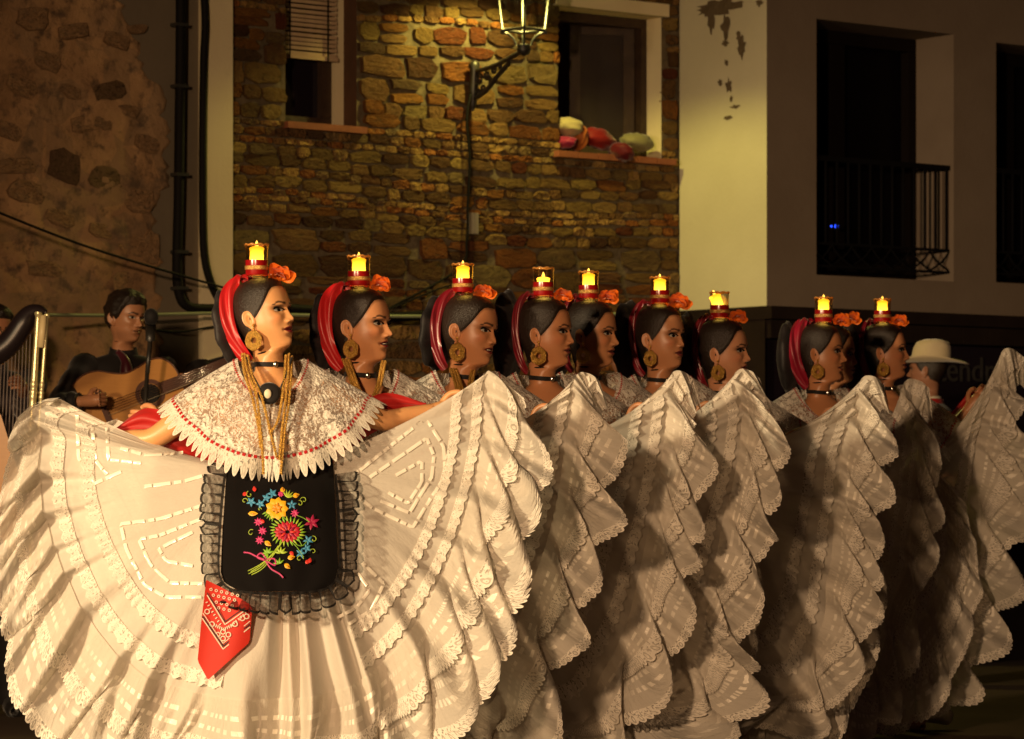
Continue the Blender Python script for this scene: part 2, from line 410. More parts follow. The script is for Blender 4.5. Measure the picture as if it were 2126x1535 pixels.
# left window
g = MB(); reveal(g, SW, W1, 0.34, -0.02)
win = g.make('window', M['terracotta'] if False else simple('brown_reveal', (0.12, 0.06, 0.035), 0.9, 0.1, c2=(0.09, 0.05, 0.03)), house, smooth=False)
a0, a1, z0, z1 = W1
g = MB(); wbox(g, SW, a0 - 0.02, a1 + 0.03, z0 - 0.035, z0 - 0.002, -0.30, 0.035); g.make('sill', M['terracotta'], win, smooth=False)
fr = MB(); ja = SW.px(727, 200)[0]; wbox(fr, SW, ja, a1 - 0.002, z0 + 0.002, z1, -0.30, -0.13); fr.make('jamb', M['cream'], win, smooth=False)
fr = MB(); wbox(fr, SW, a0 + 0.002, ja - .002, z0 + 0.002, z0 + 0.05, -0.22, -0.16); wbox(fr, SW, a0 + 0.002, a0 + 0.045, z0 + 0.052, z1, -0.22, -0.16); wbox(fr, SW, ja - 0.062, ja - .002, z0 + 0.052, z1, -0.22, -0.16)
fr.make('frame', M['dark_wood'], win, smooth=False)
g = MB(); g.add([SW.at(a0, -0.20, z0), SW.at(ja, -0.20, z0), SW.at(ja, -0.20, z1), SW.at(a0, -0.20, z1)], [[0, 1, 2, 3]]); g.make('pane', M['pane'], win, smooth=False)
M['slat'] = simple('cane_slat', (0.58, 0.42, 0.27), 0.7, 0.2, c2=(0.48, 0.34, 0.21), nscale=12)
bl = MB(); bz = SW.px(650, 108)[1]
bR = SW.px(697 + 28, 60)[0]; wbox(bl, SW, a0 + 0.004, bR, bz - 0.025, bz - 0.004, -0.115, -0.095)
blind = bl.make('blind_rail', M['slat'], house, smooth=False)
sl = None; zz = bz + 0.004; k = 0
while zz < 4.05:
    if sl is None:
        g = MB(); g.box((0, 0, 0), bR - a0 - 0.008, 0.006, 0.017, np.array([dv, nv_, zv])); me = None
        sl = g.make('slat', M['slat'], blind, smooth=False); sl.location = SW.at((a0 + bR) / 2, -0.105, zz) - ORG[blind.name]
        # mesh verts are relative to the blind's origin: recentre
        for vtx in sl.data.vertices: vtx.co += Vector(ORG[blind.name])
    else:
        c = sl.copy(); COL.objects.link(c); c.location = SW.at((a0 + bR) / 2 + 0.002 * math.sin(k * 2.1), -0.105, zz + 0.002 * math.sin(k * 1.3)) - ORG[blind.name]
    zz += 0.0235; k += 1
g = MB()
for fa in (0.2, 0.82): g = MB(); g.tube([SW.at(a0 + (bR - a0) * fa, -0.090, bz - 0.03), SW.at(a0 + (bR - a0) * fa, -0.090, 4.05)], 0.004, 6); g.make('cord', M['cable'], blind)
# open window
a0, a1, z0, z1 = W2
g = MB(); reveal(g, SW, W2, 0.30, -0.02); win = g.make('window', M['cream'], house, smooth=False)
g = MB()
for k_ in range(6):
    b0 = a0 - 0.05 + (a1 - a0 + 0.10) * k_ / 6; wbox(g, SW, b0 + 0.002, b0 + (a1 - a0 + 0.10) / 6 - 0.002, z0 - 0.035, z0 - 0.002 - 0.002 * (k_ % 2), -0.28, 0.05)
g.make('sill', M['terracotta'], win, smooth=False)
g = MB(); wbox(g, SW, a0 - 0.03, a1 + 0.03, z1 + 0.002, z1 + 0.07, -0.02, 0.012); g.make('lintel', M['cream'], win, smooth=False)
rm = MB(); rm.add([SW.at(a0 - .3, -0.9, z0 - .3), SW.at(a1 + .3, -0.9, z0 - .3), SW.at(a1 + .3, -0.9, z1 + .3), SW.at(a0 - .3, -0.9, z1 + .3)], [[0, 1, 2, 3]])
rm.make('room_wall', M['room_dark'], win, smooth=False)
fr = MB()
for b in ((a0 + .002, a0 + .03), (a1 - .04, a1 - .002)): wbox(fr, SW, b[0], b[1], z0 + .002, z1 - .002, -0.20, -0.14)
wbox(fr, SW, a0 + .03, a1 - .04, z1 - .05, z1 - .004, -0.20, -0.14); fr.make('frame', M['dark_wood'], win, smooth=False)
# shutter leaf swung inwards and hinged at the far side
hx = SW.at(a1 - 0.045, -0.20, 0); ang = math.radians(28); ld = -dv * math.cos(ang) - nv_ * math.sin(ang); ln = np.cross(ld, zv)
LW = 0.36; sh = MB(); c = hx + ld * LW / 2; sax = np.array([ld, ln, zv])
sh.box(c + zv * (z0 + z1) / 2, LW - 0.10, 0.022, z1 - z0 - 0.14, sax)
shut = sh.make('shutter', simple('plum_wood', (0.030, 0.018, 0.016), 0.6, 0.25, c2=(0.024, 0.016, 0.015)), win, smooth=False)
sf = MB()
for e in (-1, 1): sf.box(c + ld * e * (LW / 2 - 0.03) + zv * (z0 + z1) / 2, 0.06, 0.04, z1 - z0 - 0.03, sax)
for zz in (z0 + 0.045, z1 - 0.05): sf.box(c + zv * zz, LW - 0.12, 0.04, 0.07, sax)
sf.make('shutter_frame', M['dark_wood'], win, smooth=False)
g = MB(); q0 = SW.at(a0 + 0.20, -0.34, 0); g.box(q0 + zv * (z0 + z1 - .06) / 2, 0.035, 0.03, z1 - z0 - 0.08, AX); g.make('casement_edge', simple('pale_casement', (0.30, 0.21, 0.17), 0.6), win, smooth=False)

# ---- plastered house on the right, its side face standing out from the stone wall
LP = 0.70
PC = SW.at(END, LP, 0); PW = Wall(PC)
ph = root('plaster_house', PW.at(1.2, 0, 0), 'pale plastered house with dark balcony doors beside the stone front', 'house')
zb = P(1500, 638, 17.9)[2]
d1a, _, _ = PW.px(1695, 300); d1b, _, _ = PW.px(1980, 300); D1 = (d1a, d1b, PW.px(1840, 578)[1], PW.px(1790, 50)[1])
d2a, _, _ = PW.px(2068, 300); D2 = (d2a, d2a + 0.95, PW.px(2100, 588)[1], PW.px(2100, 92)[1])
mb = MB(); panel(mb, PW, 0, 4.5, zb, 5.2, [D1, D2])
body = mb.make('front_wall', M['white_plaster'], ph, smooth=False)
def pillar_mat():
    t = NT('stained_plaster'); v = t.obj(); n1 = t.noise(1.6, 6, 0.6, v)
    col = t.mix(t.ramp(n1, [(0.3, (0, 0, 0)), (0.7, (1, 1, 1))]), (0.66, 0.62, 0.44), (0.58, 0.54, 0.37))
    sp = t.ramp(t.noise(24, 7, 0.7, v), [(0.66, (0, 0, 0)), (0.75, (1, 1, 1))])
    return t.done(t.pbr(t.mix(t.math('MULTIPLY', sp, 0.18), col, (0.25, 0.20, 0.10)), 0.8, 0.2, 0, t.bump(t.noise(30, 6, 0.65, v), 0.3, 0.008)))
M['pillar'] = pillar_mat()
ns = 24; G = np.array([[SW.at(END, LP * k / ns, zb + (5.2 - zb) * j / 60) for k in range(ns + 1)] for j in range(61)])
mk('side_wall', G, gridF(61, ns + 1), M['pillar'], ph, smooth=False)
# flaked patches on the side wall: thin hollows edged with broken plaster
M['bare'] = simple('bare_render', (0.16, 0.12, 0.07), 0.95, 0.1, c2=(0.10, 0.075, 0.045), nscale=30)
def flake(px, py, w, h, seed):
    f_ = np.clip((px - 1411) / (1591 - 1411), 0, 1); D = SW.px(1411, 0)[2] + (PW.px(1591, 0)[2] - SW.px(1411, 0)[2]) * f_; kk = F / D
    r = np.random.default_rng(seed); n = 18; a = np.arange(n) * 2 * PI / n; rr = 1 + r.uniform(-.45, .35, n)
    z = P(px, py, D)[2]; nn = LP * f_
    V = [SW.at(END, nn, z) - dv * 0.004] + [SW.at(END, nn + math.cos(t_) * q * w / kk / 0.62 / 2, z + math.sin(t_) * q * h / kk / 2) - dv * 0.0035 for t_, q in zip(a, rr)]
    mk('bare_patch', V, [[0, 1 + k, 1 + (k + 1) % n] for k in range(n)], M['bare'], ph, smooth=False)
for i, q in enumerate([(1490, 14, 74, 34), (1478, 40, 12, 52), (1508, 52, 16, 52), (1470, 22, 40, 20), (1520, 12, 40, 18), (1540, 100, 16, 46), (1535, 78, 10, 22), (1508, 90, 12, 12), (1515, 178, 12, 30), (1497, 172, 8, 18), (1528, 222, 16, 8), (1513, 245, 16, 8), (1520, 205, 5, 14), (1510, 130, 8, 12), (1577, 6, 14, 14)]): flake(*q, i + 3)
for i, (o, nm) in enumerate(((D1, 'balcony door'), (D2, 'balcony door'))):
    g = MB(); reveal(g, PW, o, 0.34); op = g.make('doorway', M['white_plaster'], ph, smooth=False)
    a0, a1, z0, z1 = o
    g = MB(); g.add([PW.at(a0, -0.36, z0), PW.at(a1, -0.36, z0), PW.at(a1, -0.36, z1), PW.at(a0, -0.36, z1)], [[0, 1, 2, 3]]); g.make('pane', M['dark_glass'], op, smooth=False)
    g = MB(); mid = a0 + (a1 - a0) * 0.42
    for b0, b1 in ((a0 + .002, a0 + .06), (mid - .05, mid + .05), (a1 - .06, a1 - .002)): wbox(g, PW, b0, b1, z0 + .1, z1 - .075, -0.35, -0.29)
    wbox(g, PW, a0 + .002, a1 - .002, z1 - .073, z1 - .002, -0.35, -0.29); wbox(g, PW, a0 + .002, a1 - .002, z0 + .002, z0 + .098, -0.35, -0.29)
    g.make('frame', M['black_wood'], op, smooth=False)
    hr = z0 + (0.63 if i == 0 else 0.63)
    g = MB(); wbox(g, PW, a0, a1, hr - .016, hr + .012, -0.05, -0.025)
    rl = g.make('railing', M['black_paint'], ph, smooth=False)
    for q0, q1 in ((.165, .18), (.045, .058)): g = MB(); wbox(g, PW, a0, a1, z0 + q0, z0 + q1, -0.045, -0.03); g.make('rail', M['black_paint'], rl, smooth=False)
    nb = 13; first = None
    for k_ in range(nb):
        aa = a1 - 0.02 - k_ * (a1 - a0 - 0.04) / (nb - 1)
        if first is None:
            g = MB(); g.tube([PW.at(aa, -0.037, z0 + .18), PW.at(aa, -0.037, hr - .016)], 0.0085, 6); first = g.make('baluster', M['black_paint'], rl); fa = aa
        else:
            c = first.copy(); COL.objects.link(c); c.location = dv * (aa - fa)
    g = MB(); ns_ = 7
    for k_ in range(ns_):
        b0 = a0 + (a1 - a0) * k_ / ns_; b1 = a0 + (a1 - a0) * (k_ + 1) / ns_
        g.tube(crom([PW.at(b0, -.037, z0 + .165), PW.at((b0 + b1) / 2 - .02, -.037, z0 + .11), PW.at(b1, -.037, z0 + .058)], 9), 0.006, 5)
        g.tube(crom([PW.at(b0, -.037, z0 + .058), PW.at((b0 + b1) / 2 + .02, -.037, z0 + .11), PW.at(b1, -.037, z0 + .165)], 9), 0.006, 5)
    g.make('scrollwork', M['black_paint'], rl)
led = MB(); p0 = PW.at(PW.px(1733, 470)[0], -0.30, PW.px(1735, 470)[1] - 0.0)
led.ball(P(1737, 470, 18.25), 0.011, 0.006, 0.011); led.ball(P(1726, 470, 18.25), 0.004, 0.003, 0.005)
tag(led.make('indicator_light', emit('blue_led', (0.02, 0.07, 1.0, 1), 4.5), loc=P(1735, 470, 18.25)), 'small blue indicator light glowing behind the dark balcony door', 'light')
# dark shop front below the balcony
sf = MB(); wbox(sf, PW, -0.02, 4.5, zb - 0.07, zb - 0.003, -0.5, 0.06)
shop = sf.make('shop_front', simple('shop_board', (0.012, 0.007, 0.006), 0.7, 0.12, c2=(0.019, 0.012, 0.009), nscale=6), smooth=False, loc=PW.at(1.5, 0, 0))
tag(shop, 'dark wooden shop front below the plastered house', 'shop front')
g = MB(); wbox(g, PW, -0.01, 4.5, 0, 0.5, -0.3, 0.012); g.make('stall_riser', shop.data.materials[0], shop, smooth=False)
bw = 4.5 / 22
for k_ in range(22):
    g = MB(); wbox(g, PW, k_ * bw + .003, (k_ + 1) * bw - .003, zb - 0.17, zb - 0.075, -0.03, 0.03); g.make('board', shop.data.materials[0], shop, smooth=False)
g = MB(); wbox(g, PW, 0.0, 4.5, 0.5, zb - 0.175, -0.35, -0.05); g.make('shop_window', M['pane'], shop, smooth=False)
g = MB(); nn = SW
G2 = [SW.at(END - 0.012, k, z_) for k, z_ in ((-0.0, 0), (LP, 0), (LP, zb - .003), (-0.0, zb - .003))]
g.add(G2, [[0, 1, 2, 3]]); g.make('side_panel', shop.data.materials[0], shop, smooth=False)
cu = bpy.data.curves.new('lettering', 'FONT'); cu.body = 'stendr'; cu.size = 0.20; cu.extrude = 0.002
cu.materials.append(simple('faded_letters', (0.030, 0.027, 0.025), 0.7))
tt = bpy.data.objects.new('lettering_text', cu); COL.objects.link(tt); bpy.context.view_layer.update()
me = bpy.data.meshes.new_from_object(tt.evaluated_get(bpy.context.evaluated_depsgraph_get())); bpy.data.objects.remove(tt)
tx = bpy.data.objects.new('lettering', me); COL.objects.link(tx); tx.parent = shop; tx['kind'] = 'stuff'
la_, lz_, _ = PW.px(1938, 790)
tx.location = PW.at(la_, -0.042, lz_) - ORG[shop.name]; tx.rotation_euler = (PI / 2, 0, ANG)
mb = MB(); panel(mb, PW, 0, 4.5, 0, zb, n=-0.6); mb.make('back_wall', M['room_dark'], shop, smooth=False)

# ---- cables and the pale rod along the wall
def wire(pts, r, label, name='cable', m=None, n=60, cat='cable', grp=None):
    g = MB(); g.tube(crom(pts, n), r, 8); o = g.make(name, m or M['cable'], loc=pts[0]); tag(o, label, cat, grp); return o
def wp(px, py, n=0.06): a, z, D = SW.px(px, py); return SW.at(a, n, z)
c1 = wire([wp(362, -80), wp(361, 100), wp(359, 260), wp(357, 420), wp(354, 560), wp(360, 615), wp(378, 638), wp(420, 643), wp(520, 640), wp(640, 646), wp(760, 660), wp(880, 655)], 0.025, 'thick black cable bundle bending right at its foot', n=140)
for k_, py in enumerate((55, 182, 365, 525, 600)):
    a, z, D = SW.px(359, py); g = MB(); wbox(g, SW, a - .034, a + .034, z - .008, z + .008, 0.03, 0.09); g.make('cable_clip', M['lamp_metal'], c1, smooth=False)
wire([wp(404, -80), wp(412, 40), wp(409, 130), wp(407, 280), wp(407, 440), wp(410, 530), wp(424, 590), wp(450, 640), wp(480, 668)], 0.019, 'thinner black cable running down the edge of the cream pilaster', n=120)
wire([P(-60, 418, 14.9), P(180, 512, 15.4), P(445, 592, 16.1), P(560, 622, 16.3)], 0.006, 'taut black wire slanting across the old wall')
wire([wp(200, 664, .10), wp(330, 690, .09), wp(410, 682, .08), wp(500, 665, .07)], 0.005, 'loose thin cable sagging below the pale rod')
wire([wp(640, 676), wp(760, 655), wp(900, 600), wp(955, 590)], 0.005, 'thin cable rising towards the foot of the lantern cable')
wire([wp(965, 195, .05), wp(958, 250, .045), wp(964, 330, .045), wp(960, 430, .045), wp(958, 500, .045), wp(940, 560, .045), wp(800, 640, .045)], 0.0065, 'black supply cable hanging from the street lantern')
rodm = simple('pale_green_rod', (0.26, 0.30, 0.17), 0.5, 0.4)
g = MB(); g.tube(crom([P(92, 654, 15.3), P(260, 655, 15.8), P(450, 651, 16.2), P(640, 655, 16.5), P(900, 657, 16.95), P(1290, 652, 17.6), P(1400, 652, 17.75)], 60), 0.0085, 8)
tag(g.make('rod', rodm, loc=P(92, 654, 15.3)), 'pale green rod strung level along the wall behind the musicians', 'rod')
g = MB(); a, z, D = SW.px(978, 465); wbox(g, SW, a - .022, a + .022, z - .055, z + .055, -0.02, 0.035); jb = g.make('junction_box', simple('grey_plastic', (0.30, 0.27, 0.2), 0.5), smooth=False, loc=SW.at(a, 0, z))
wbox_l = MB(); wbox(wbox_l, SW, a - .018, a + .018, z - .050, z + .050, 0.036, 0.041); wbox_l.make('lid', simple('pale_plastic', (0.36, 0.32, 0.24), 0.5), jb, smooth=False); tag(jb, 'small pale junction box on the stone wall under the lantern', 'junction box')

# ---- wall lantern
ba, bz, bD = SW.px(974, 165)
LN = 0.455
lw = SW.at(ba, LN, 0); Dl = lw[1]; kk = F / Dl
def lz(py): return CZ + (HY - py) / kk
lan = root('street_lantern', SW.at(ba, 0, lz(165)), 'black iron street lantern on a scrolled bracket on the stone wall', 'street lamp')
g = MB(); g.tube(crom([SW.at(ba, .03, lz(116)), SW.at(ba, .045, lz(126)), SW.at(ba, .04, lz(160)), SW.at(ba, .035, lz(190)), SW.at(ba, .03, lz(216))], 14), [.012, .03, .033, .028, .026, .024, .024, .026, .027, .024, .020, .018, .014, .006], 8)
g.make('wall_plate', M['black_metal'], lan)
g = MB(); g.tube(crom([SW.at(ba, .03, lz(134)), SW.at(ba, .2, lz(128)), SW.at(ba, .34, lz(116)), SW.at(ba, LN, lz(104))], 20), 0.013, 8)
g.tube(crom([SW.at(ba, .03, lz(192)), SW.at(ba, .14, lz(178)), SW.at(ba, .24, lz(150)), SW.at(ba, .34, lz(126))], 20), 0.013, 8)
g.make('bracket', M['black_metal'], lan)
def spiral(c0, r, turns, sgn=1, n=26):
    th = np.linspace(0, turns * 2 * PI, n); rr = r * (1 - 0.75 * th / th[-1])
    return np.array([c0 + nv_ * (math.cos(t_) * q) + zv * (sgn * math.sin(t_) * q) for t_, q in zip(th, rr)])
g = MB()
for n_, py, r, s_ in ((.09, 150, .028, 1), (.15, 145, .026, -1), (.21, 137, .022, 1), (.265, 131, .016, -1), (.12, 172, .024, -1), (.075, 178, .016, 1), (.18, 160, .016, 1)): g.tube(spiral(SW.at(ba, n_, lz(py)), r, 1.6, s_), 0.006, 5)
g.make('scrollwork', M['black_metal'], lan)
Lc = lambda py: SW.at(ba, LN, lz(py))
g = MB(); g.lathe([(.0, lz(118)), (.03, lz(112)), (.038, lz(102)), (.03, lz(97)), (.036, lz(94)), (.02, lz(92)), (0, lz(92))], SW.at(ba, LN, 0), 14); g.make('socket', M['black_metal'], lan)
q45 = [np.array([math.cos(a), math.sin(a), 0]) for a in (np.array([0, 1, 2, 3]) * PI / 2 + math.radians(2) - PI / 2 + 0.0)]
rb, rt, zbse, ztop = 0.108, 0.165, lz(63), lz(63) + 0.46
g = MB()
for i in range(4):
    p, q = q45[i] * rb, q45[(i + 1) % 4] * rb; g.tube([Lc(63) + p, Lc(63) + q], 0.008, 6)
    p, q = q45[i] * rt, q45[(i + 1) % 4] * rt; g.tube([lw + zv * ztop + p, lw + zv * ztop + q], 0.010, 6)
g.make('frame_ring', M['black_metal'], lan)
for i in range(4):
    g = MB(); g.tube([lw + zv * zbse + q45[i] * rb, lw + zv * ztop + q45[i] * rt], 0.0075, 6); g.make('cage_bar', M['lamp_metal'], lan)
    g = MB(); g.tube(crom([lw + zv * (zbse - .012) + q45[i] * rb, lw + zv * (zbse - .02) + q45[i] * rb * .72, lw + zv * lz(82) + q45[i] * .05, lw + zv * lz(95) + q45[i] * .036], 14), 0.0065, 6)
    g.ball(lw + zv * lz(68) + q45[i] * (rb + .004), .009, nu=6, nv=8); g.make('leg', M['lamp_metal'], lan)
t = NT('lantern_glass'); fres = t.n('Fresnel', {'IOR': 1.3}).outputs[0]
tr = t.n('BsdfTransparent', {'Color': (0.95, 0.95, 0.9, 1)}).outputs[0]; gl = t.n('BsdfGlossy', {'Roughness': 0.05}).outputs[0]
M['lglass'] = t.done(t.n('MixShader', {0: t.math('MULTIPLY', fres, 0.6), 1: tr, 2: gl}).outputs[0])
for i in range(4):
    mk('pane', [lw + zv * zbse + q45[i] * rb * .97, lw + zv * zbse + q45[(i + 1) % 4] * rb * .97, lw + zv * ztop + q45[(i + 1) % 4] * rt * .97, lw + zv * ztop + q45[i] * rt * .97], [[0, 1, 2, 3]], M['lglass'], lan, smooth=False)
g = MB(); V = [lw + zv * (ztop + .015) + q * (rt + .03) for q in q45] + [lw + zv * (ztop + .16) + q * .05 for q in q45] + [lw + zv * (ztop + .19)]
g.add(V, [[i, (i + 1) % 4, 4 + (i + 1) % 4, 4 + i] for i in range(4)] + [[4 + i, 4 + (i + 1) % 4, 8] for i in range(4)]); g.ball(lw + zv * (ztop + .21), .025); g.make('roof', M['black_metal'], lan, smooth=False)
g = MB(); g.lathe([(.001, ztop - .06), (.05, ztop - .055), (.06, ztop - .03), (.03, ztop), (.001, ztop)], lw, 16); g.make('lamp_head', M['black_metal'], lan)
g = MB(); g.lathe([(.001, ztop - .066), (.045, ztop - .064)], lw, 16); g.make('lamp', emit('lamp_glow', (1.0, 0.85, 0.35, 1), 12), lan)
d = bpy.data.lights.new('lantern_lamp', 'SPOT'); d.energy = 98; d.color = (1.0, 0.83, 0.20); d.spot_size = math.radians(140); d.spot_blend = 0.32; d.shadow_soft_size = 0.03
lo = bpy.data.objects.new('lantern_lamp', d); COL.objects.link(lo); lo.parent = lan; lo.location = lw + zv * (ztop - 0.075) - ORG[lan.name]
# ------------------------------------------------------------------ people: materials
def skin_mat():
    t = NT('skin'); a = t.n('Attribute', attribute_name='paint').outputs['Color']; v = t.obj()
    col = t.mix(t.math('MULTIPLY', t.ramp(t.noise(38, 4, 0.6, v), [(0.35, (0, 0, 0)), (0.7, (1, 1, 1))]), 0.12), a, (0.25, 0.11, 0.07))
    return t.done(t.pbr(col, 0.40, 0.42, 0, t.bump(t.noise(220, 3, 0.6, v), 0.06, 0.002), **{'Subsurface Weight': 0.06, 'Subsurface Radius': (0.012, 0.005, 0.003), 'Subsurface Scale': 0.5}))
M['skin'] = skin_mat()
def hair_mat():
    t = NT('hair'); v = t.obj(); st = t.n('Mapping', {'Vector': v, 'Scale': (230, 16, 230)}); w = t.noise(1.0, 3, 0.6, st.outputs[0])
    return t.done(t.pbr(t.mix(w, (0.007, 0.005, 0.004), (0.026, 0.015, 0.010)), 0.40, 0.42, 0, t.bump(w, 0.75, 0.004)))
M['hair'] = hair_mat()
t = NT('eye'); M['eye'] = t.done(t.pbr(t.n('Attribute', attribute_name='paint').outputs['Color'], 0.12, 0.5))
M['lash'] = simple('eyelash', (0.006, 0.005, 0.005), 0.6, 0.2)
M['tooth'] = simple('tooth', (0.55, 0.5, 0.42), 0.25, 0.5)
def cloth(name, c, rough=0.6, spec=0.25, sheen=0.3, trans=0.0, c2=None, nscale=30, bump=0.15):
    t = NT(name); v = t.obj(); w = t.noise(nscale, 4, 0.6, v); col = t.mix(w, c, c2) if c2 else c
    sh = t.pbr(col, rough, spec, 0, t.bump(w, bump, 0.004), **{'Sheen Weight': sheen, 'Sheen Roughness': 0.4})
    if trans:
        sh = t.n('MixShader', {0: trans, 1: sh, 2: t.n('BsdfTranslucent', {'Color': c}).outputs[0]}).outputs[0]
    return t.done(sh)
M['satin_red'] = cloth('red_satin', (0.44, 0.010, 0.012), 0.40, 0.45, 0.2, 0.1, (0.42, 0.008, 0.012), 9, 0.25)
M['satin_crimson'] = cloth('crimson_satin', (0.30, 0.008, 0.03), 0.4, 0.4, 0.2, 0.1, (0.22, 0.006, 0.02), 9, 0.25)
M['satin_red_shaded'] = cloth('shaded_red_satin', (0.20, 0.006, 0.016), 0.3, 0.6, 0.2, 0.1, (0.15, 0.005, 0.012), 9, 0.25)  # red satin again, with the shade on the less lit ribbons put into its colour
M['shawl_red'] = cloth('red_shawl', (0.42, 0.015, 0.012), 0.5, 0.3, 0.3, 0.1, (0.34, 0.01, 0.01), 20, 0.3)
M['black_cloth'] = cloth('black_cloth', (0.012, 0.010, 0.010), 0.7, 0.2, 0.15)
M['black_bun'] = cloth('black_headdress', (0.010, 0.008, 0.009), 0.6, 0.3, 0.1, 0, (0.016, 0.012, 0.012), 60, 0.5)
M['gold'] = simple('gold_filigree', (0.85, 0.52, 0.12), 0.36, 0.5, 0.75, c2=(0.50, 0.26, 0.05), nscale=220, bump=0.8, bscale=260)
M['orange'] = cloth('orange_petal', (0.85, 0.22, 0.012), 0.5, 0.3, 0.2, 0.25, (0.70, 0.10, 0.012), 30)
M['satin_white'] = simple('white_satin', (0.80, 0.75, 0.66), 0.24, 0.9)
M['silver'] = simple('silver', (0.6, 0.58, 0.52), 0.2, 0.5, 1.0)
M['ivory'] = simple('ivory', (0.62, 0.55, 0.40), 0.4)

# lace and voile: patterns live in UV space measured in metres (U along the edge, V across)
def white_fabric(t, base, n, satin=None, trans=0.22, sheer=0.0):
    col = t.mix(t.noise(3.0, 3, 0.5, t.obj()), base, tuple(0.9 * c for c in base))
    sh = t.pbr(col, 0.62, 0.28, 0, n, **{'Sheen Weight': 0.25, 'Sheen Roughness': 0.5})
    tr = t.n('BsdfTranslucent', {'Color': tuple(0.8 * c for c in base) + (1,), 'Normal': n}).outputs[0]
    sh = t.n('MixShader', {0: trans, 1: sh, 2: tr}).outputs[0]
    if satin is not None:
        sa = t.pbr((0.80, 0.75, 0.66), 0.30, 0.7, 0.0, n)
        sh = t.n('MixShader', {0: satin, 1: sh, 2: sa}).outputs[0]
    if sheer:
        k = t.math('MULTIPLY', t.math('SUBTRACT', 1.0, satin), sheer) if satin is not None else sheer
        sh = t.n('MixShader', {0: k, 1: sh, 2: t.n('BsdfTransparent', {'Color': (0.95, 0.9, 0.82, 1)}).outputs[0]}).outputs[0]
    return sh
VO = (0.82, 0.765, 0.68)
def voile_mat():
    t = NT('white_voile'); uv = t.uv(); mp = t.n('Mapping', {'Vector': uv, 'Scale': (7, 1.6, 1)})
    wr = t.noise(6.0, 5, 0.6, mp.outputs[0]); n = t.bump(wr, 0.30, 0.010)
    n2 = t.n('Bump', {'Height': t.noise(9, 5, 0.65, t.obj()), 'Strength': 0.3, 'Distance': 0.01, 'Normal': n}).outputs[0]
    return t.done(white_fabric(t, VO, n2, None, 0.28, 0.20))
M['voile'] = voile_mat()
def ruffle_mat():
    t = NT('white_ruffle'); uv = t.uv(); s = t.n('SeparateXYZ', {0: uv}); U, V = s.outputs[0], s.outputs[1]
    sat = None
    for c, w in ((0.17, 0.022), (0.30, 0.022), (0.43, 0.022), (0.62, 0.024), (0.74, 0.024)):
        b = t.math('LESS_THAN', t.math('ABSOLUTE', t.math('SUBTRACT', V, c)), w)
        d = t.math('LESS_THAN', t.math('FRACT', t.math('ADD', t.math('MULTIPLY', U, 15.0), c * 7)), 0.55)
        b = t.math('MULTIPLY', b, t.math('MULTIPLY', d, t.ramp(t.noise(5.0, 2, 0.5, t.obj()), [(0.36, (.15, .15, .15)), (0.6, (1, 1, 1))]))); sat = b if sat is None else t.math('MAXIMUM', sat, b)
    st = t.n('Mapping', {'Vector': uv, 'Scale': (38, 1.4, 1)}); g = t.noise(1.0, 4, 0.6, st.outputs[0])
    n = t.bump(g, 0.5, 0.012); n2 = t.n('Bump', {'Height': sat, 'Strength': 0.35, 'Distance': 0.004, 'Normal': n}).outputs[0]
    n3 = t.n('Bump', {'Height': t.noise(26, 5, 0.7, t.obj()), 'Strength': 0.55, 'Distance': 0.010, 'Normal': n2}).outputs[0]
    return t.done(white_fabric(t, VO, n3, sat, 0.28, 0.24))
M['ruffle'] = ruffle_mat()
def lace_mat(name, period, base=VO, black=False, netalpha=0.55, scal=0.22, ring=0.8):
    """scalloped lace edging with a ring motif per scallop; V 0..1 across, U in metres"""
    t = NT(name); s = t.n('SeparateXYZ', {0: t.uv()}); U, V = s.outputs[0], s.outputs[1]
    fu = t.math('SUBTRACT', t.math('FRACT', t.math('MULTIPLY', U, 1 / period)), 0.5)      # -0.5..0.5
    ed = t.math('SUBTRACT', 1.0, t.math('MULTIPLY', t.math('MULTIPLY', fu, fu), scal * 4))   # scallop outline
    inside = t.math('LESS_THAN', V, ed)
    dx = fu; dy = t.math('MULTIPLY', t.math('SUBTRACT', V, 0.62), 0.75)
    r = t.math('SQRT', t.math('ADD', t.math('MULTIPLY', dx, dx), t.math('MULTIPLY', dy, dy)))
    hole = t.math('LESS_THAN', t.math('ABSOLUTE', t.math('SUBTRACT', r, 0.17)), 0.055)
    rim = t.math('GREATER_THAN', V, t.math('SUBTRACT', ed, 0.10))
    nz = t.noise(1.0, 3, 0.6, t.n('Mapping', {'Vector': t.uv(), 'Scale': (3.2 / period, 5, 1)}).outputs[0])
    net = t.math('GREATER_THAN', nz, netalpha)
    hole = t.math('MULTIPLY', hole, ring)
    hole = t.math('MAXIMUM', hole, t.math('MULTIPLY', net, t.math('GREATER_THAN', t.math('ABSOLUTE', t.math('SUBTRACT', r, 0.2)), 0.13)))
    hole = t.math('MULTIPLY', hole, t.math('SUBTRACT', 1.0, rim))
    solid = t.math('MULTIPLY', inside, t.math('SUBTRACT', 1.0, t.math('MULTIPLY', hole, 0.62)))
    n = t.bump(nz, 0.6, 0.006)
    sh = t.pbr(base, 0.6, 0.3, 0, n) if black else white_fabric(t, base, n, None, 0.15)
    return t.done(t.n('MixShader', {0: solid, 1: t.n('BsdfTransparent').outputs[0], 2: sh}).outputs[0])
M['lace'] = lace_mat('white_lace_edge', 0.030)
M['lace_band'] = lace_mat('white_lace_band', 0.026, netalpha=0.55, scal=0.12, ring=0.15)
M['point_lace'] = lace_mat('pointed_cotton_lace', 0.027, (0.76, 0.72, 0.63), netalpha=0.56, scal=0.5, ring=0.35)
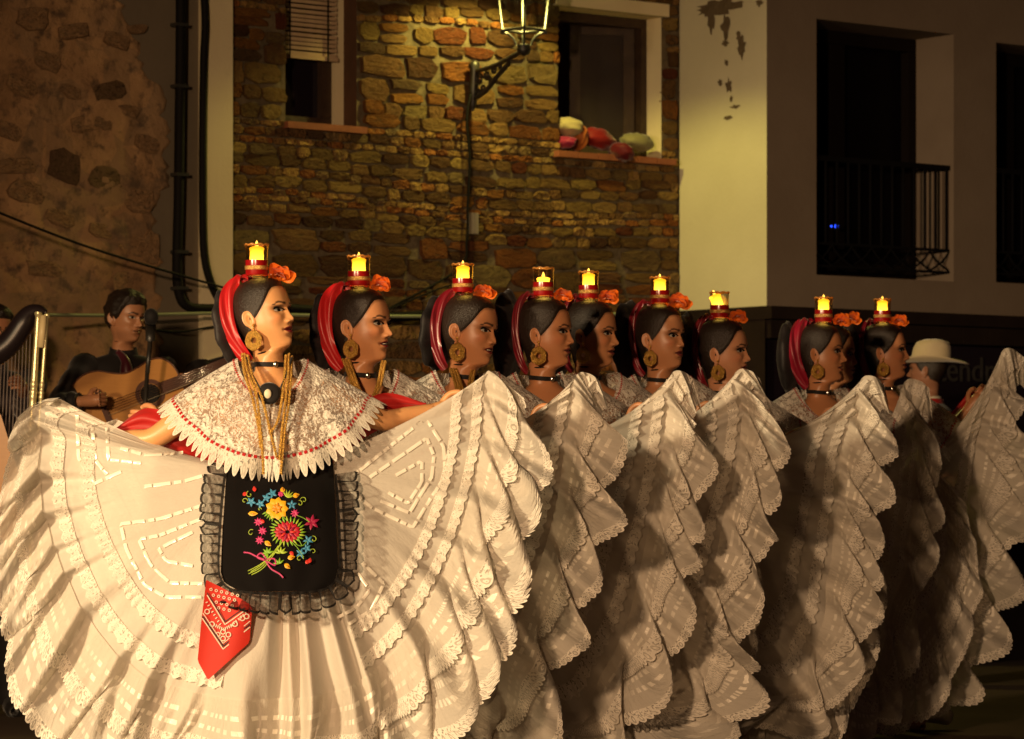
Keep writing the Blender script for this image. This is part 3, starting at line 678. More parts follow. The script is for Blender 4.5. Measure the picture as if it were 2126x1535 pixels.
def black_net_mat():
    t = NT('black_net_frill'); s = t.n('SeparateXYZ', {0: t.uv()}); U, V = s.outputs[0], s.outputs[1]
    fu = t.math('SUBTRACT', t.math('FRACT', t.math('MULTIPLY', U, 26)), 0.5); f2 = t.math('MULTIPLY', fu, fu)
    ed = t.math('SUBTRACT', 1.0, t.math('MULTIPLY', f2, 1.0)); inside = t.math('LESS_THAN', V, ed)
    rim = t.math('GREATER_THAN', V, t.math('SUBTRACT', ed, 0.11)); top = t.math('LESS_THAN', V, 0.12)
    side = t.math('GREATER_THAN', t.math('ABSOLUTE', fu), t.math('SUBTRACT', 0.47, t.math('MULTIPLY', t.math('SUBTRACT', 1.0, V), 0.16)))
    net = t.ramp(t.noise(1.0, 3, 0.6, t.n('Mapping', {'Vector': t.uv(), 'Scale': (120, 9, 1)}).outputs[0]), [(0.38, (0.30, 0.30, 0.30)), (0.62, (0.62, 0.62, 0.62))])
    a = t.math('MULTIPLY', inside, t.math('MAXIMUM', t.math('MULTIPLY', t.math('MAXIMUM', t.math('MAXIMUM', rim, top), side), 0.95), net))
    return t.done(t.n('MixShader', {0: a, 1: t.n('BsdfTransparent').outputs[0], 2: t.pbr((0.006, 0.005, 0.005), 0.7, 0.15)}).outputs[0])
M['black_net'] = black_net_mat()
def cape_mat():
    t = NT('floral_lace'); uv = t.uv()
    vo = t.n('TexVoronoi', {'Vector': uv, 'Scale': 19.0, 'Randomness': 0.9}); d = vo.outputs['Distance']
    vo2 = t.n('TexVoronoi', {'Vector': uv, 'Scale': 75.0, 'Randomness': 1.0}); vine = t.noise(30, 4, 0.7, uv, 1.5)
    fl = t.math('LESS_THAN', t.math('ADD', d, t.math('MULTIPLY', vo2.outputs['Distance'], 0.28)), 0.50)
    vi = t.math('LESS_THAN', t.math('ABSOLUTE', t.math('SUBTRACT', vine, 0.5)), 0.055)
    solid = t.math('MAXIMUM', fl, vi)
    a = t.math('ADD', t.math('MULTIPLY', solid, 0.66), 0.32)
    h = t.math('ADD', solid, t.math('MULTIPLY', vo2.outputs['Distance'], 0.8)); n = t.bump(h, 0.9, 0.006)
    spark = t.math('MULTIPLY', t.math('GREATER_THAN', t.noise(190, 1, 0.5, uv), 0.63), 0.8)
    sh = white_fabric(t, (0.78, 0.73, 0.65), n, spark, 0.12)
    net = t.pbr((0.60, 0.50, 0.42), 0.7, 0.2)
    sh = t.n('MixShader', {0: t.math('ADD', t.math('MULTIPLY', solid, 0.7), 0.3), 1: net, 2: sh}).outputs[0]
    return t.done(t.n('MixShader', {0: a, 1: t.n('BsdfTransparent').outputs[0], 2: sh}).outputs[0])
M['cape'] = cape_mat()

# ------------------------------------------------------------------ people: head and body
def pchip(x, y, xi):
    x = np.asarray(x, float); y = np.asarray(y, float); h = np.diff(x); dl = np.diff(y) / h; m = np.zeros_like(y)
    for k in range(1, len(x) - 1):
        if dl[k - 1] * dl[k] > 0:
            w1, w2 = 2 * h[k] + h[k - 1], h[k] + 2 * h[k - 1]; m[k] = (w1 + w2) / (w1 / dl[k - 1] + w2 / dl[k])
    m[0], m[-1] = dl[0], dl[-1]
    i = np.clip(np.searchsorted(x, xi) - 1, 0, len(x) - 2); t = (xi - x[i]) / h[i]
    return ((1 + 2 * t) * (1 - t) ** 2 * y[i] + t * (1 - t) ** 2 * h[i] * m[i] + t * t * (3 - 2 * t) * y[i + 1] + t * t * (t - 1) * h[i] * m[i + 1])
BT = np.array([  # height above chin, half-width, front, back
 (.215, .003, .003, .003), (.2135, .022, .024, .030), (.209, .037, .042, .052), (.201, .050, .060, .072), (.188, .0605, .0745, .0885), (.172, .068, .085, .099), (.150, .0728, .0925, .105),
 (.130, .0745, .0950, .105), (.112, .0738, .0905, .102), (.095, .0722, .0890, .096), (.080, .0695, .0895, .087), (.065, .0655, .0900, .077), (.050, .0610, .0900, .069), (.035, .0545, .0875, .064),
 (.022, .0465, .0865, .061), (.010, .0395, .0840, .060), (.002, .036, .0765, .059), (-.004, .0365, .060, .058), (-.010, .040, .046, .058), (-.018, .043, .038, .058), (-.035, .0445, .034, .059), (-.055, .047, .034, .062),
 (-.068, .057, .038, .066), (-.080, .085, .043, .072), (-.092, .118, .050, .080), (-.108, .150, .060, .088), (-.130, .170, .072, .092), (-.170, .174, .088, .095), (-.22, .165, .103, .095), (-.28, .150, .098, .09),
 (-.36, .130, .083, .08), (-.44, .155, .092, .10), (-.52, .172, .098, .118), (-.60, .165, .09, .118), (-.66, .14, .075, .10), (-.69, .02, .01, .01)])[::-1]
QN = 112
_q = np.linspace(-1, 1, QN, endpoint=False); AA = PI * np.sign(_q) * np.abs(_q) ** 1.45
ZZ = np.concatenate([np.linspace(-.69, -.13, 26), np.linspace(-.125, -.02, 22), np.linspace(-.0175, .142, 78), np.linspace(.146, .2148, 24)])

class Head:
    """face relief, hair line and poses shared by every figure; local axes x lateral, y forward, z above the chin"""
    def __init__(s, male=False, mouth=0.0, scale=1.0, nose=1.0, jaw=1.0, smile=0.0, slim=.915):
        s.male, s.mouth, s.k, s.nose, s.jaw, s.slim = male, mouth, scale, nose, jaw, slim
        s.w = pchip(BT[:, 0], BT[:, 1], ZZ); s.f = pchip(BT[:, 0], BT[:, 2], ZZ); s.b = pchip(BT[:, 0], BT[:, 3], ZZ)
        if not male: s.w = s.w + .0032 * np.exp(-((ZZ - .062) / .022) ** 2); s.f = s.f - .0022 * np.exp(-((ZZ - .012) / .014) ** 2)
        if male:
            lo = (ZZ < .06) & (ZZ > -.07); s.w = s.w + np.where(lo, .006, 0) * 1.0; s.slim = .95; s.w = np.where(ZZ < -.07, s.w * 1.13, s.w); s.f = np.where((ZZ < -.2) & (ZZ > -.3), s.f * .95, s.f)
        Z = np.repeat(ZZ[:, None], QN, 1); A = np.repeat(AA[None], len(ZZ), 0)
        head = sstep(-.03, .0, Z)
        ex = 1 - 0.16 * head
        X = s.w[:, None] * np.sign(np.sin(A)) * np.abs(np.sin(A)) ** (1 - 0.06 * head)
        c = np.cos(A); Y = np.where(c > 0, s.f[:, None] * np.abs(c) ** ex, -s.b[:, None] * np.abs(c))
        fr = sstep(-.1, .35, c) * head
        Y = Y + fr * s.feat(X, Z); X = X * (1 + fr * 0 )
        s.X, s.Y, s.Z, s.A = X, Y, Z, A
    def feat(s, X, Z):
        g = lambda x0, sx, z0, sz: np.exp(-((np.abs(X) - x0) / sx) ** 2 - ((Z - z0) / sz) ** 2)
        nh = pchip([.05, .062, .0655, .068, .072, .077, .082, .090, .100, .110, .120, .13], [0, 0, .002, .010, .0205, .0245, .0225, .0165, .0105, .0050, .001, 0], np.clip(Z, .05, .13)) * s.nose
        sx = np.interp(Z, [.065, .072, .080, .092, .112], [.0125, .0115, .0095, .0080, .0070])
        d = nh * np.exp(-(X / sx) ** 2) + .0085 * g(.0125, .0052, .0725, .0058)
        d += .0045 * g(.026, .020, .1235, .007) - .0120 * g(.031, .0145, .1085, .0085) - .003 * g(.012, .006, .108, .008)
        d += .0055 * g(.043, .017, .086, .013) - .003 * g(.030, .014, .062, .012)
        d += .0072 * g(0, .019, .0550, .0056) + .0082 * g(0, .017, .0418, .0060) - (.006 + .010 * s.mouth) * g(0, .020, .0488, .0022 + .003 * s.mouth)
        d += .005 * g(0, .015, .0145, .011) - .0045 * g(0, .016, .0310, .0055) - .0015 * g(0, .003, .061, .005)
        d -= .004 * g(.0245, .004, .048, .005)
        return d
    def surf(s, x, z):
        """forward coordinate of the face at lateral x, height z"""
        x = np.asarray(x, float); z = np.asarray(z, float)
        k = np.clip(np.interp(z, ZZ, np.arange(len(ZZ))), 0, len(ZZ) - 1.001); i = k.astype(int); fk = k - i
        m = np.abs(AA) < PI / 2 * .98; out = np.zeros_like(x)
        for t in np.ndindex(x.shape):
            a = np.interp(x[t], s.X[i[t], m], s.Y[i[t], m]); b = np.interp(x[t], s.X[i[t] + 1, m], s.Y[i[t] + 1, m]); out[t] = a * (1 - fk[t]) + b * fk[t]
        return out
    def paint(s, tone, lip, shadow, blush=0.25):
        tone = np.array(tone); c = np.ones(s.X.shape + (3,)) * tone; X, Z, A = s.X, s.Z, s.A
        fr = (np.cos(A) > 0.1)[..., None] * 1.0
        def lay(mask, col): nonlocal c; m = (mask[..., None] * fr); c = c * (1 - m) + np.array(col) * m
        if not s.male:
            lay(blush * np.exp(-((np.abs(X) - .047) / .017) ** 2 - ((Z - .082) / .013) ** 2), tone * np.array([1.05, .55, .5]))
            lay(.85 * np.exp(-((np.abs(X) - .036) / .020) ** 4 - ((Z - .1155) / .0068) ** 4), shadow)
        else:
            lay(.35 * sstep(.055, .03, Z) * (Z > -.004), tone * .55)
        zb = .1262 + .0045 * np.exp(-((np.abs(X) - .036) / .012) ** 2) - .003 * (np.abs(X) > .045)
        th = np.interp(np.abs(X), [.010, .02, .04, .054], [.0036, .0038, .0030, .0014]) * (1.25 if s.male else 1)
        lay(sstep(1.35, .7, np.abs(Z - zb) / th) * (np.abs(X) > .010) * (np.abs(X) < .054) * .88, (.012, .008, .006))
        if not s.male: lay(.62 * sstep(-.011, .001, Z - s.hairline()), (.02, .012, .008))
        ax = np.abs(X); zm = .0488
        up = .0092 * np.clip(1 - (ax / .0245) ** 2, 0, 1) ** .8 - .0016 * np.exp(-(X / .004) ** 2); dn = .0116 * np.clip(1 - (ax / .0235) ** 2, 0, 1) ** .7
        zt = zm + up; zl = zm - dn
        lm = sstep(.0012, -.0008, Z - zt) * sstep(.0012, -.0008, zl - Z) * (ax < .025)
        lay(lm, lip); lay(sstep(.0026 + .003 * s.mouth, .0005, np.abs(Z - zm + .0005)) * (ax < .023 - .004 * s.mouth) * .9, (.02, .006, .006))
        lay(.75 * np.exp(-((ax - .0075) / .0032) ** 2 - ((Z - .0685) / .0024) ** 2), tone * .12)
        return c
    def hairline(s):
        za = np.interp(np.abs(s.A), [0, .35, .6, .8, .95, 1.1, 1.22, 1.34, 1.46, 1.56, 1.66, 1.9, 2.3, PI], [.1815, .181, .177, .165, .150, .133, .119, .107, .097, .088, .074, .040, .012, .002])
        if s.male: za = np.interp(np.abs(s.A), [0, .4, .7, .9, 1.1, 1.3, 1.5, 1.7, 2.0, PI], [.168, .166, .165, .158, .140, .105, .090, .085, .055, .03])
        return za

def rotm(ax, a):
    c, s_ = math.cos(a), math.sin(a)
    return np.array({'x': [[1, 0, 0], [0, c, -s_], [0, s_, c]], 'y': [[c, 0, s_], [0, 1, 0], [-s_, 0, c]], 'z': [[c, -s_, 0], [s_, c, 0], [0, 0, 1]]}[ax])

class Figure:
    """places a Head/body: axis = world (x, y) of the neck axis, zc = chin height, yaw 0 faces the camera and turns to the right of the photo"""
    def __init__(s, H, x, y, zc, yaw, pitch=0, roll=0, body_yaw=0, lean=0.0):
        s.H, s.o, s.zc = H, np.array([x, y, 0.0]), zc; s.by = math.radians(body_yaw); s.hy = math.radians(yaw) - s.by
        s.R = rotm('x', math.radians(pitch)) @ rotm('y', math.radians(roll)); s.lean = lean
    def xf(s, p, w=None):
        """local (x,y,z above chin) -> world. w: 1 on the head, 0 on the body (default from z)"""
        p = np.asarray(p, float); k = s.H.k
        if w is None: w = sstep(-.075, -.006, p[..., 2])
        w = np.asarray(w, float)[..., None] if np.ndim(w) else w
        sl = 1 - (1 - s.H.slim) * (w if np.ndim(w) else float(w)); q = p * k; q = np.concatenate([q[..., :2] * sl, q[..., 2:]], -1)
        piv = np.array([0, -.015, -.02]); h = (q - piv) @ s.R.T + piv
        q = q * (1 - w) + h * w if np.ndim(w) or w not in (0, 1) else (h if w else q)
        ang = s.by + s.hy * (w[..., 0] if np.ndim(w) else w); c, n = np.cos(ang), np.sin(ang)
        X = q[..., 0] * c + q[..., 1] * n; Y = q[..., 0] * n - q[..., 1] * c
        return np.stack([X + s.o[0] + s.lean * np.clip(q[..., 2] + .3, 0, .3), Y + s.o[1], q[..., 2] + s.zc], -1)

def ear_grid(side, male=False):
    nr, na = 9, 22; G = np.zeros((nr, na, 3)); k = 1.0
    for i, r in enumerate(np.linspace(0, 1, nr)):
        h = np.interp(r, [0, .35, .55, .72, .86, .97, 1.0], [.0045, .0055, .0105, .0065, .0145, .0125, -.006])
        for j in range(na):
            a = 2 * PI * j / na; yy, zz = -math.cos(a) * .0175 * r, math.sin(a) * .031 * r
            yy += (-.005 * (zz / .031)) ; wd = 1.0 if zz > -.012 else np.interp(zz, [-.031, -.012], [.62, 1.0])
            yy *= wd; hh = h * (0.55 if zz < -.02 else 1)
            fl = .012 * max(0, (-yy) / .0175)
            G[i, j] = [side * (hh + fl), yy, zz]
    return G

def arm_mesh(mb, sh, el, ha, r=(.048, .040, .033, .026, .022), aim=None):
    """shoulder, elbow, wrist in world space; a lightly curled hand with four fingers and a thumb"""
    sh, el, ha = (np.asarray(v, float) for v in (sh, el, ha))
    ha = ha - .13 * (ha - el) / np.linalg.norm(ha - el)
    path = crom([sh, sh * .5 + el * .5 + (0, 0, .004), el, el * .5 + ha * .5, ha], 26)
    mb.tube(path, np.interp(np.linspace(0, 1, 26), [0, .25, .5, .75, 1], r), 12)
    d = (ha - el) / np.linalg.norm(ha - el) if aim is None else np.asarray(aim, float) / np.linalg.norm(aim)
    up = np.array([0, 0, 1.0]); sd = np.cross(d, up); sd /= np.linalg.norm(sd) + 1e-9; up = np.cross(sd, d)
    mb.tube(crom([ha - d * .01, ha + d * .03, ha + d * .065, ha + d * .085], 9), [.022, .024, .026, .027, .027, .026, .025, .022, .014], 10)
    for k, (o, L) in enumerate(((-.021, .066), (-.007, .075), (.008, .071), (.021, .056))):
        b = ha + d * .078 + up * (-o)
        mb.tube(crom([b, b + d * L * .42 + sd * .004, b + d * L * .62 + sd * L * .35, b + d * L * .45 + sd * L * .72], 9), np.linspace(.0092, .0068, 9), 7)
    b = ha + d * .03 + up * .018
    mb.tube(crom([b, b + d * .022 + up * .022 + sd * .008, b + d * .045 + up * .026 + sd * .02, b + d * .06 + up * .018 + sd * .03], 8), np.linspace(.0115, .0078, 8), 7)

def person(fig, label, cat, group, tone, lip=(.12, .01, .012), shadow=(.05, .022, .014), arms=(), legs=True, gaze=0.0, lids=0.5, hair_off=.0055, blush=.25):
    H = fig.H
    b = MB(); G = fig.xf(np.stack([H.X, H.Y, H.Z], -1)); b.grid(G, cv=True)
    col = [H.paint(tone, lip, shadow, blush).reshape(-1, 3)]
    n0 = b.n
    b.add([G[-1].mean(0)], []); b.F += [[(len(ZZ) - 1) * QN + i, (len(ZZ) - 1) * QN + (i + 1) % QN, n0] for i in range(QN)]
    for sd in (-1, 1):
        E = ear_grid(sd); c0 = np.array([sd * .0725, -.006, .0915]); b.grid(fig.xf(E * np.array([1, 1, 1.0]) + c0, 1), cv=True)
    for a in arms: arm_mesh(b, *a)
    if legs:
        zc = fig.zc / H.k
        for sd in (-1, 1):
            b.tube(fig.xf(crom([(sd * .085, 0, -.62), (sd * .085, .01, -.85), (sd * .08, .005, -1.10), (sd * .08, -.015, .03 - zc + .05)], 20), 0), np.interp(np.linspace(0, 1, 20), [0, .35, .55, .75, 1], [.082, .066, .048, .050, .032]), 12)
            b.tube(fig.xf(crom([(sd * .08, -.05, .035 - zc), (sd * .085, .02, .045 - zc), (sd * .09, .10, .030 - zc), (sd * .09, .145, .02 - zc)], 10), 0), np.interp(np.linspace(0, 1, 10), [0, .3, .8, 1], [.025, .036, .030, .012]), 10)
    nv = b.n; ext = np.ones((nv - n0, 3)) * np.array(tone); col = np.concatenate([col[0], ext])
    pr = b.make('person', M['skin'], loc=(fig.o[0], fig.o[1], 0), col=col); tag(pr, label, cat, group)
    # eyes and lashes
    for sd in (-1, 1):
        na, nb = 15, 9; tt = np.linspace(-1, 1, na); V = np.zeros((na, nb, 3)); C = np.ones((na, nb, 3))
        for i, q in enumerate(tt):
            e = math.sqrt(max(0, 1 - q * q)) ** .9; zu = .0064 * e * (.5 + .5 * lids) ; zd = -.0044 * e
            for j, r in enumerate(np.linspace(0, 1, nb)):
                x = sd * .0315 + q * .0160; z = .1078 + zd + (zu - zd) * r + .0014 * q * sd
                V[i, j] = [x, 0, z]
        V[..., 1] = H.surf(V[..., 0], V[..., 2]) + .0012 + .0042 * (1 - tt[:, None] ** 2) * np.sqrt(np.clip(1 - np.linspace(-1, 1, nb)[None] ** 2, 0, 1)) ** .5
        gx = sd * .0315 + gaze; dd = np.sqrt((V[..., 0] - gx) ** 2 + (V[..., 2] - .1086) ** 2)
        C[:] = (.50, .46, .40); m = sstep(.0070, .0060, dd)[..., None]; C = C * (1 - m) + np.array([.012, .007, .004]) * m
        mk('eye', fig.xf(V, 1), gridF(na, nb), M['eye'], pr, col=C)
        L = np.zeros((17, 4, 3))
        for i, q in enumerate(np.linspace(-1.05, 1.05, 17)):
            e = math.sqrt(max(0, 1 - min(1, abs(q)) ** 2)) ** .9; x = sd * .0315 + q * .0164; zu = .1078 + .0064 * e * (.5 + .5 * lids) + .0014 * q * sd
            out = max(0, q * sd) if not H.male else 0
            y0 = float(H.surf(np.array([x]), np.array([zu]))[0]) + .002 + .0040 * max(0, 1 - q * q); ln = (.0075 + .006 * out) if not H.male else .0025
            L[i] = [(x, y0 - .001, zu + .0022), (x, y0 + .001, zu - .0004), (x + .3 * ln * q, y0 + ln * .75, zu + ln * .1 + .002 * out), (x + .28 * ln * q, y0 + ln * .5, zu + ln * .25 + .0035 * out)]
        mk('eyelash', fig.xf(L, 1), gridF(17, 4, cv=True), M['lash'], pr)
    if H.mouth > .3:
        tv = np.array([[(q * .0125, 0, .0488 + z) for z in (.0012, -.0012)] for q in np.linspace(-1, 1, 9)]); tv[..., 1] = H.surf(tv[..., 0], np.full(tv.shape[:2], .0535)) - .0032 - .004 * np.abs(np.linspace(-1, 1, 9)[:, None]) ** 2
        mk('upper_teeth', fig.xf(tv, 1), gridF(9, 2), M['tooth'], pr)
    # hair
    za = H.hairline(); g = H.Z - za
    off = np.clip(g * .55, -.006, hair_off); rows = ZZ > -.02
    cen = np.array([0, -.008, .10]); Pp = np.stack([H.X, H.Y, H.Z], -1); dr = Pp - cen; dr[..., 2] *= .75; dr /= np.linalg.norm(dr, axis=-1)[..., None]
    if H.male:
        off = np.clip(g * .7, -.006, .005 if getattr(fig, 'hat', False) else .017) + (0 if getattr(fig, 'hat', False) else np.where(g > .004, .007 * vn(Pp * 38, 8) + .004 * vn(Pp * 75, 4), 0) * sstep(.004, .03, g))
    Hh = (Pp + dr * off[..., None])[rows]; top = np.array([Hh[-1].mean(0)])
    hb = MB(); hb.grid(fig.xf(Hh, 1), cv=True); n1 = hb.n; hb.add(fig.xf(top, 1), []); hb.F += [[n1 - QN + i, n1 - QN + (i + 1) % QN, n1] for i in range(QN)]
    hb.make('hair', M['hair'], pr)
    return pr

def headdress(pr, fig, big=1.0, rib=1.0, top=1.0, ribmat=None, out=1.0):
    """black crocheted headdress behind the head, red satin ribbon loops round its front edge"""
    nu, nv = 22, 40; G = np.zeros((nu, nv, 3))
    for i, u in enumerate(np.linspace(0, 1, nu)):
        r = math.sin(u * PI) ** .7 if 0 < u < 1 else 0; yy = -.088 - .080 * big * u
        for j in range(nv):
            a = 2 * PI * j / nv; rad = (1 + .05 * math.sin(9 * a) + .12 * max(0, math.cos(a - 2.2)) ** 6)
            G[i, j] = [math.sin(a) * .100 * r * rad * big ** .5, yy - .02 * math.cos(a) * 0, .096 + math.cos(a) * .120 * r * rad * big ** .7]
    mk('headdress', fig.xf(G, 1), gridF(nu, nv, cv=True), M['black_bun'], pr)
    for sd in (-1, 1):
        path = crom([(sd * .004, -.030, .224), (sd * .026, -.062, .226 * top), (sd * .056 * out, -.084, .188), (sd * .072 * out, -.090, .125), (sd * .070 * out, -.084, .062), (sd * .058, -.066, .008), (sd * .044, -.048, -.024)], 44)
        wd = np.interp(np.linspace(0, 1, 44), [0, .12, .35, .6, .85, 1], [.018, .034, .038, .039, .038, .020]) * rib
        R = np.zeros((44, 9, 3))
        for i in range(44):
            tg = path[min(i + 1, 43)] - path[max(i - 1, 0)]; tg /= np.linalg.norm(tg)
            bk = np.array([sd * .35, -.9, .0]); bk -= tg * bk.dot(tg); bk /= np.linalg.norm(bk); nn = np.cross(tg, bk) * sd
            for j, q in enumerate(np.linspace(-.5, .5, 9)):
                fo = .006 * math.sin(q * 10 + i * .22) + .006 * (1 - 4 * q * q) + .005 * math.sin(i * .33 + q * 5 + sd)
                R[i, j] = path[i] + bk * wd[i] * q * 1.0 - nn * fo * sd * sd + np.array([sd * .006, 0, 0])
        mk('ribbon', fig.xf(R, 1), gridF(44, 9), ribmat or M['satin_red'], pr)

def flower(pr, c, size, seed, label=None):
    r = np.random.default_rng(seed); fl = MB(); fl.ball(c, size * .25, nu=6, nv=8)
    fo = fl.make('flower', M['orange'], pr, label=label)
    for k in range(13):
        a = k * 2.4 + r.uniform(-.3, .3); el = .25 + 1.1 * (k / 13.0) + r.uniform(-.1, .1)
        d = np.array([math.cos(a) * math.cos(el), -abs(math.sin(a)) * math.cos(el) * .7 - .15, math.sin(el)]); d /= np.linalg.norm(d)
        s_ = np.cross(d, [0.2, .9, .3]); s_ /= np.linalg.norm(s_); n_ = np.cross(d, s_); L = size * r.uniform(.8, 1.2); G = np.zeros((7, 5, 3))
        for i, u in enumerate(np.linspace(0, 1, 7)):
            w = L * .42 * math.sin(min(u * 1.05, 1) * PI * .86 + .15)
            for j, v in enumerate(np.linspace(-1, 1, 5)): G[i, j] = c + d * L * u + s_ * w * v + n_ * (L * .35 * u * u + .10 * L * v * v + .05 * L * math.sin(v * 5 + u * 4))
        mk('petal', G, gridF(7, 5), M['orange'], fo)

def earring(pr, c, r, ax_n):
    """hanging filigree disc with an open centre"""
    n = np.asarray(ax_n, float); n /= np.linalg.norm(n); u = np.cross(n, [0, 0, 1.0]); u /= np.linalg.norm(u); w = np.cross(u, n)
    b = MB(); N, m = 34, 10; G = np.zeros((N, m, 3))
    for i in range(N):
        a = 2 * PI * i / N; e = u * math.cos(a) + w * math.sin(a)
        for j in range(m):
            q = 2 * PI * j / m; bm = 1 + .14 * math.sin(i * 5.1 + j * 2.3) + .10 * math.cos(i * 3.7 - j)
            G[i, j] = c + e * (r * .66 + r * .37 * math.cos(q) * bm) * np.array([1, 1, 1.12]) + n * (.0045 * math.sin(q) * bm)
    b.grid(G, True, True)
    b.tube([c + np.array([0, 0, r * 1.1]), c + np.array([0, 0, r * 1.1 + .018])], .0016, 5); b.ball(c + np.array([0, 0, r * 1.1 + .016]), .0045, nu=6, nv=8)
    return b.make('earring', M['gold'], pr)

def jewels(pr, fig, er=.0255, drop=.045, chains=True, chain_len=1.0):
    for sd in (-1, 1):
        lobe = fig.xf(np.array([sd * .0745, .004, .066]), 1); cx = fig.xf(np.array([sd * .078, .004, .05]), 1)
        d = (cx - fig.xf(np.array([0, .004, .05]), 1)); d[2] = 0; d = d / np.linalg.norm(d) + np.array([0, -.35, 0])
        earring(pr, lobe + np.array([0, 0, -er - .010]) + d * .004, er, d)
    a = np.linspace(0, 2 * PI, 41)[:-1]; R = []
    for zz in (-.046, -.032): R.append(fig.xf(np.stack([np.sin(a) * .0485, np.where(np.cos(a) > 0, .0385, .0635) * np.cos(a), zz - .004 * np.cos(a)], -1), .45))
    ck = mk('choker', np.array(R), gridF(2, 40, cv=True), M['black_cloth'], pr)
    p = fig.xf(np.array([-.004, .041, -.043]), .45); b = MB(); b.ball(p, .0085, .005, .0105, 7, 9); b.make('brooch', M['silver'], ck)

def cape(pr, fig, zs, hem=1.0, front=.0, seed=0, wide=1.0):
    """lace cape: neckline over the shoulders to a scalloped hem. zs = world height of the shoulder point"""
    nt, nth = 26, 220; th = np.linspace(-PI, PI, nth, endpoint=False); ts = np.linspace(0, 1, nt)
    s_, c_ = np.sin(th), np.cos(th)
    N = np.stack([.098 * s_, np.where(c_ > 0, .080, .085) * c_, (zs + .022) - .125 * np.clip(c_, 0, 1) ** 1.3 - .01 * np.clip(-c_, 0, 1) - fig.zc], -1)
    Mi = np.stack([.212 * wide * s_, np.where(c_ > 0, .175, .16) * c_, zs - .062 - .095 * np.clip(np.abs(c_), 0, 1) ** 1.4 - fig.zc + .02 * np.abs(s_) ** 4], -1)
    rip = .012 * np.sin(9 * th + seed) + .010 * np.sin(17 * th + 2 * seed) + .05 * front * (-np.exp(-((th + .06) / .05) ** 2) - np.exp(-((th - .20) / .06) ** 2) + .7 * np.exp(-((th - .07) / .06) ** 2))
    ra = 1 + rip * 1.6
    Hm = np.stack([.335 * wide * s_ * ra, np.where(c_ > 0, .205, .19) * c_ * ra + rip * .4 * np.clip(c_, 0, 1), zs - .118 - .228 * hem * np.clip(np.abs(c_), 0, 1) ** 1.45 - fig.zc], -1)
    G = np.zeros((nt, nth, 3)); uv = np.zeros((nt, nth, 2))
    for i, t in enumerate(ts):
        G[i] = fig.xf(((1 - t) ** 2 * N + 2 * t * (1 - t) * Mi + t * t * Hm), 0); uv[i, :, 0] = th * .31; uv[i, :, 1] = t * .36
    G += (.004 * vn(G * 34, 3 + seed) * ts[:, None])[..., None] * np.array([0, -1, 0])
    k = int(nt * .80)
    cp = mk('cape', G[:k + 1], gridF(k + 1, nth, cv=True), M['cape'], pr, uv=uv[:k + 1])
    ud = np.r_[0, np.cumsum(np.linalg.norm(np.diff(G[-1], axis=0), axis=1))]
    uvl = np.zeros((nt - k, nth, 2)); uvl[..., 0] = ud[None]; uvl[..., 1] = np.linspace(0, 1, nt - k)[:, None] * .999
    L = G[k:].copy(); L[0, :, 1] -= 0.002
    mk('lace_trim', L, gridF(nt - k, nth), M['point_lace'], cp, uv=uvl)
    rb = MB()
    for row, st, w in ((k, 2, .0048), (1, 2, .0030)):
        for j in range(0, nth - 1, st):
            if th[j] < -2.2 or th[j] > 2.2: continue
            a, b = G[row, j], G[row, j + 1]; b = a + (b - a) * 1.15; nrm = np.array([a[0] - fig.o[0], a[1] - fig.o[1], .05]); nrm /= np.linalg.norm(nrm); o = nrm * .004
            vv = (G[row + 1, j] - G[row - 1, j]); vv /= np.linalg.norm(vv)
            rb.add([a + o - vv * w, b + o - vv * w, b + o + vv * w, a + o + vv * w], [[0, 1, 2, 3]])
    rb.make('ribbon_trim', M['satin_red'], cp, smooth=False)['kind'] = 'stuff'
    return cp, G

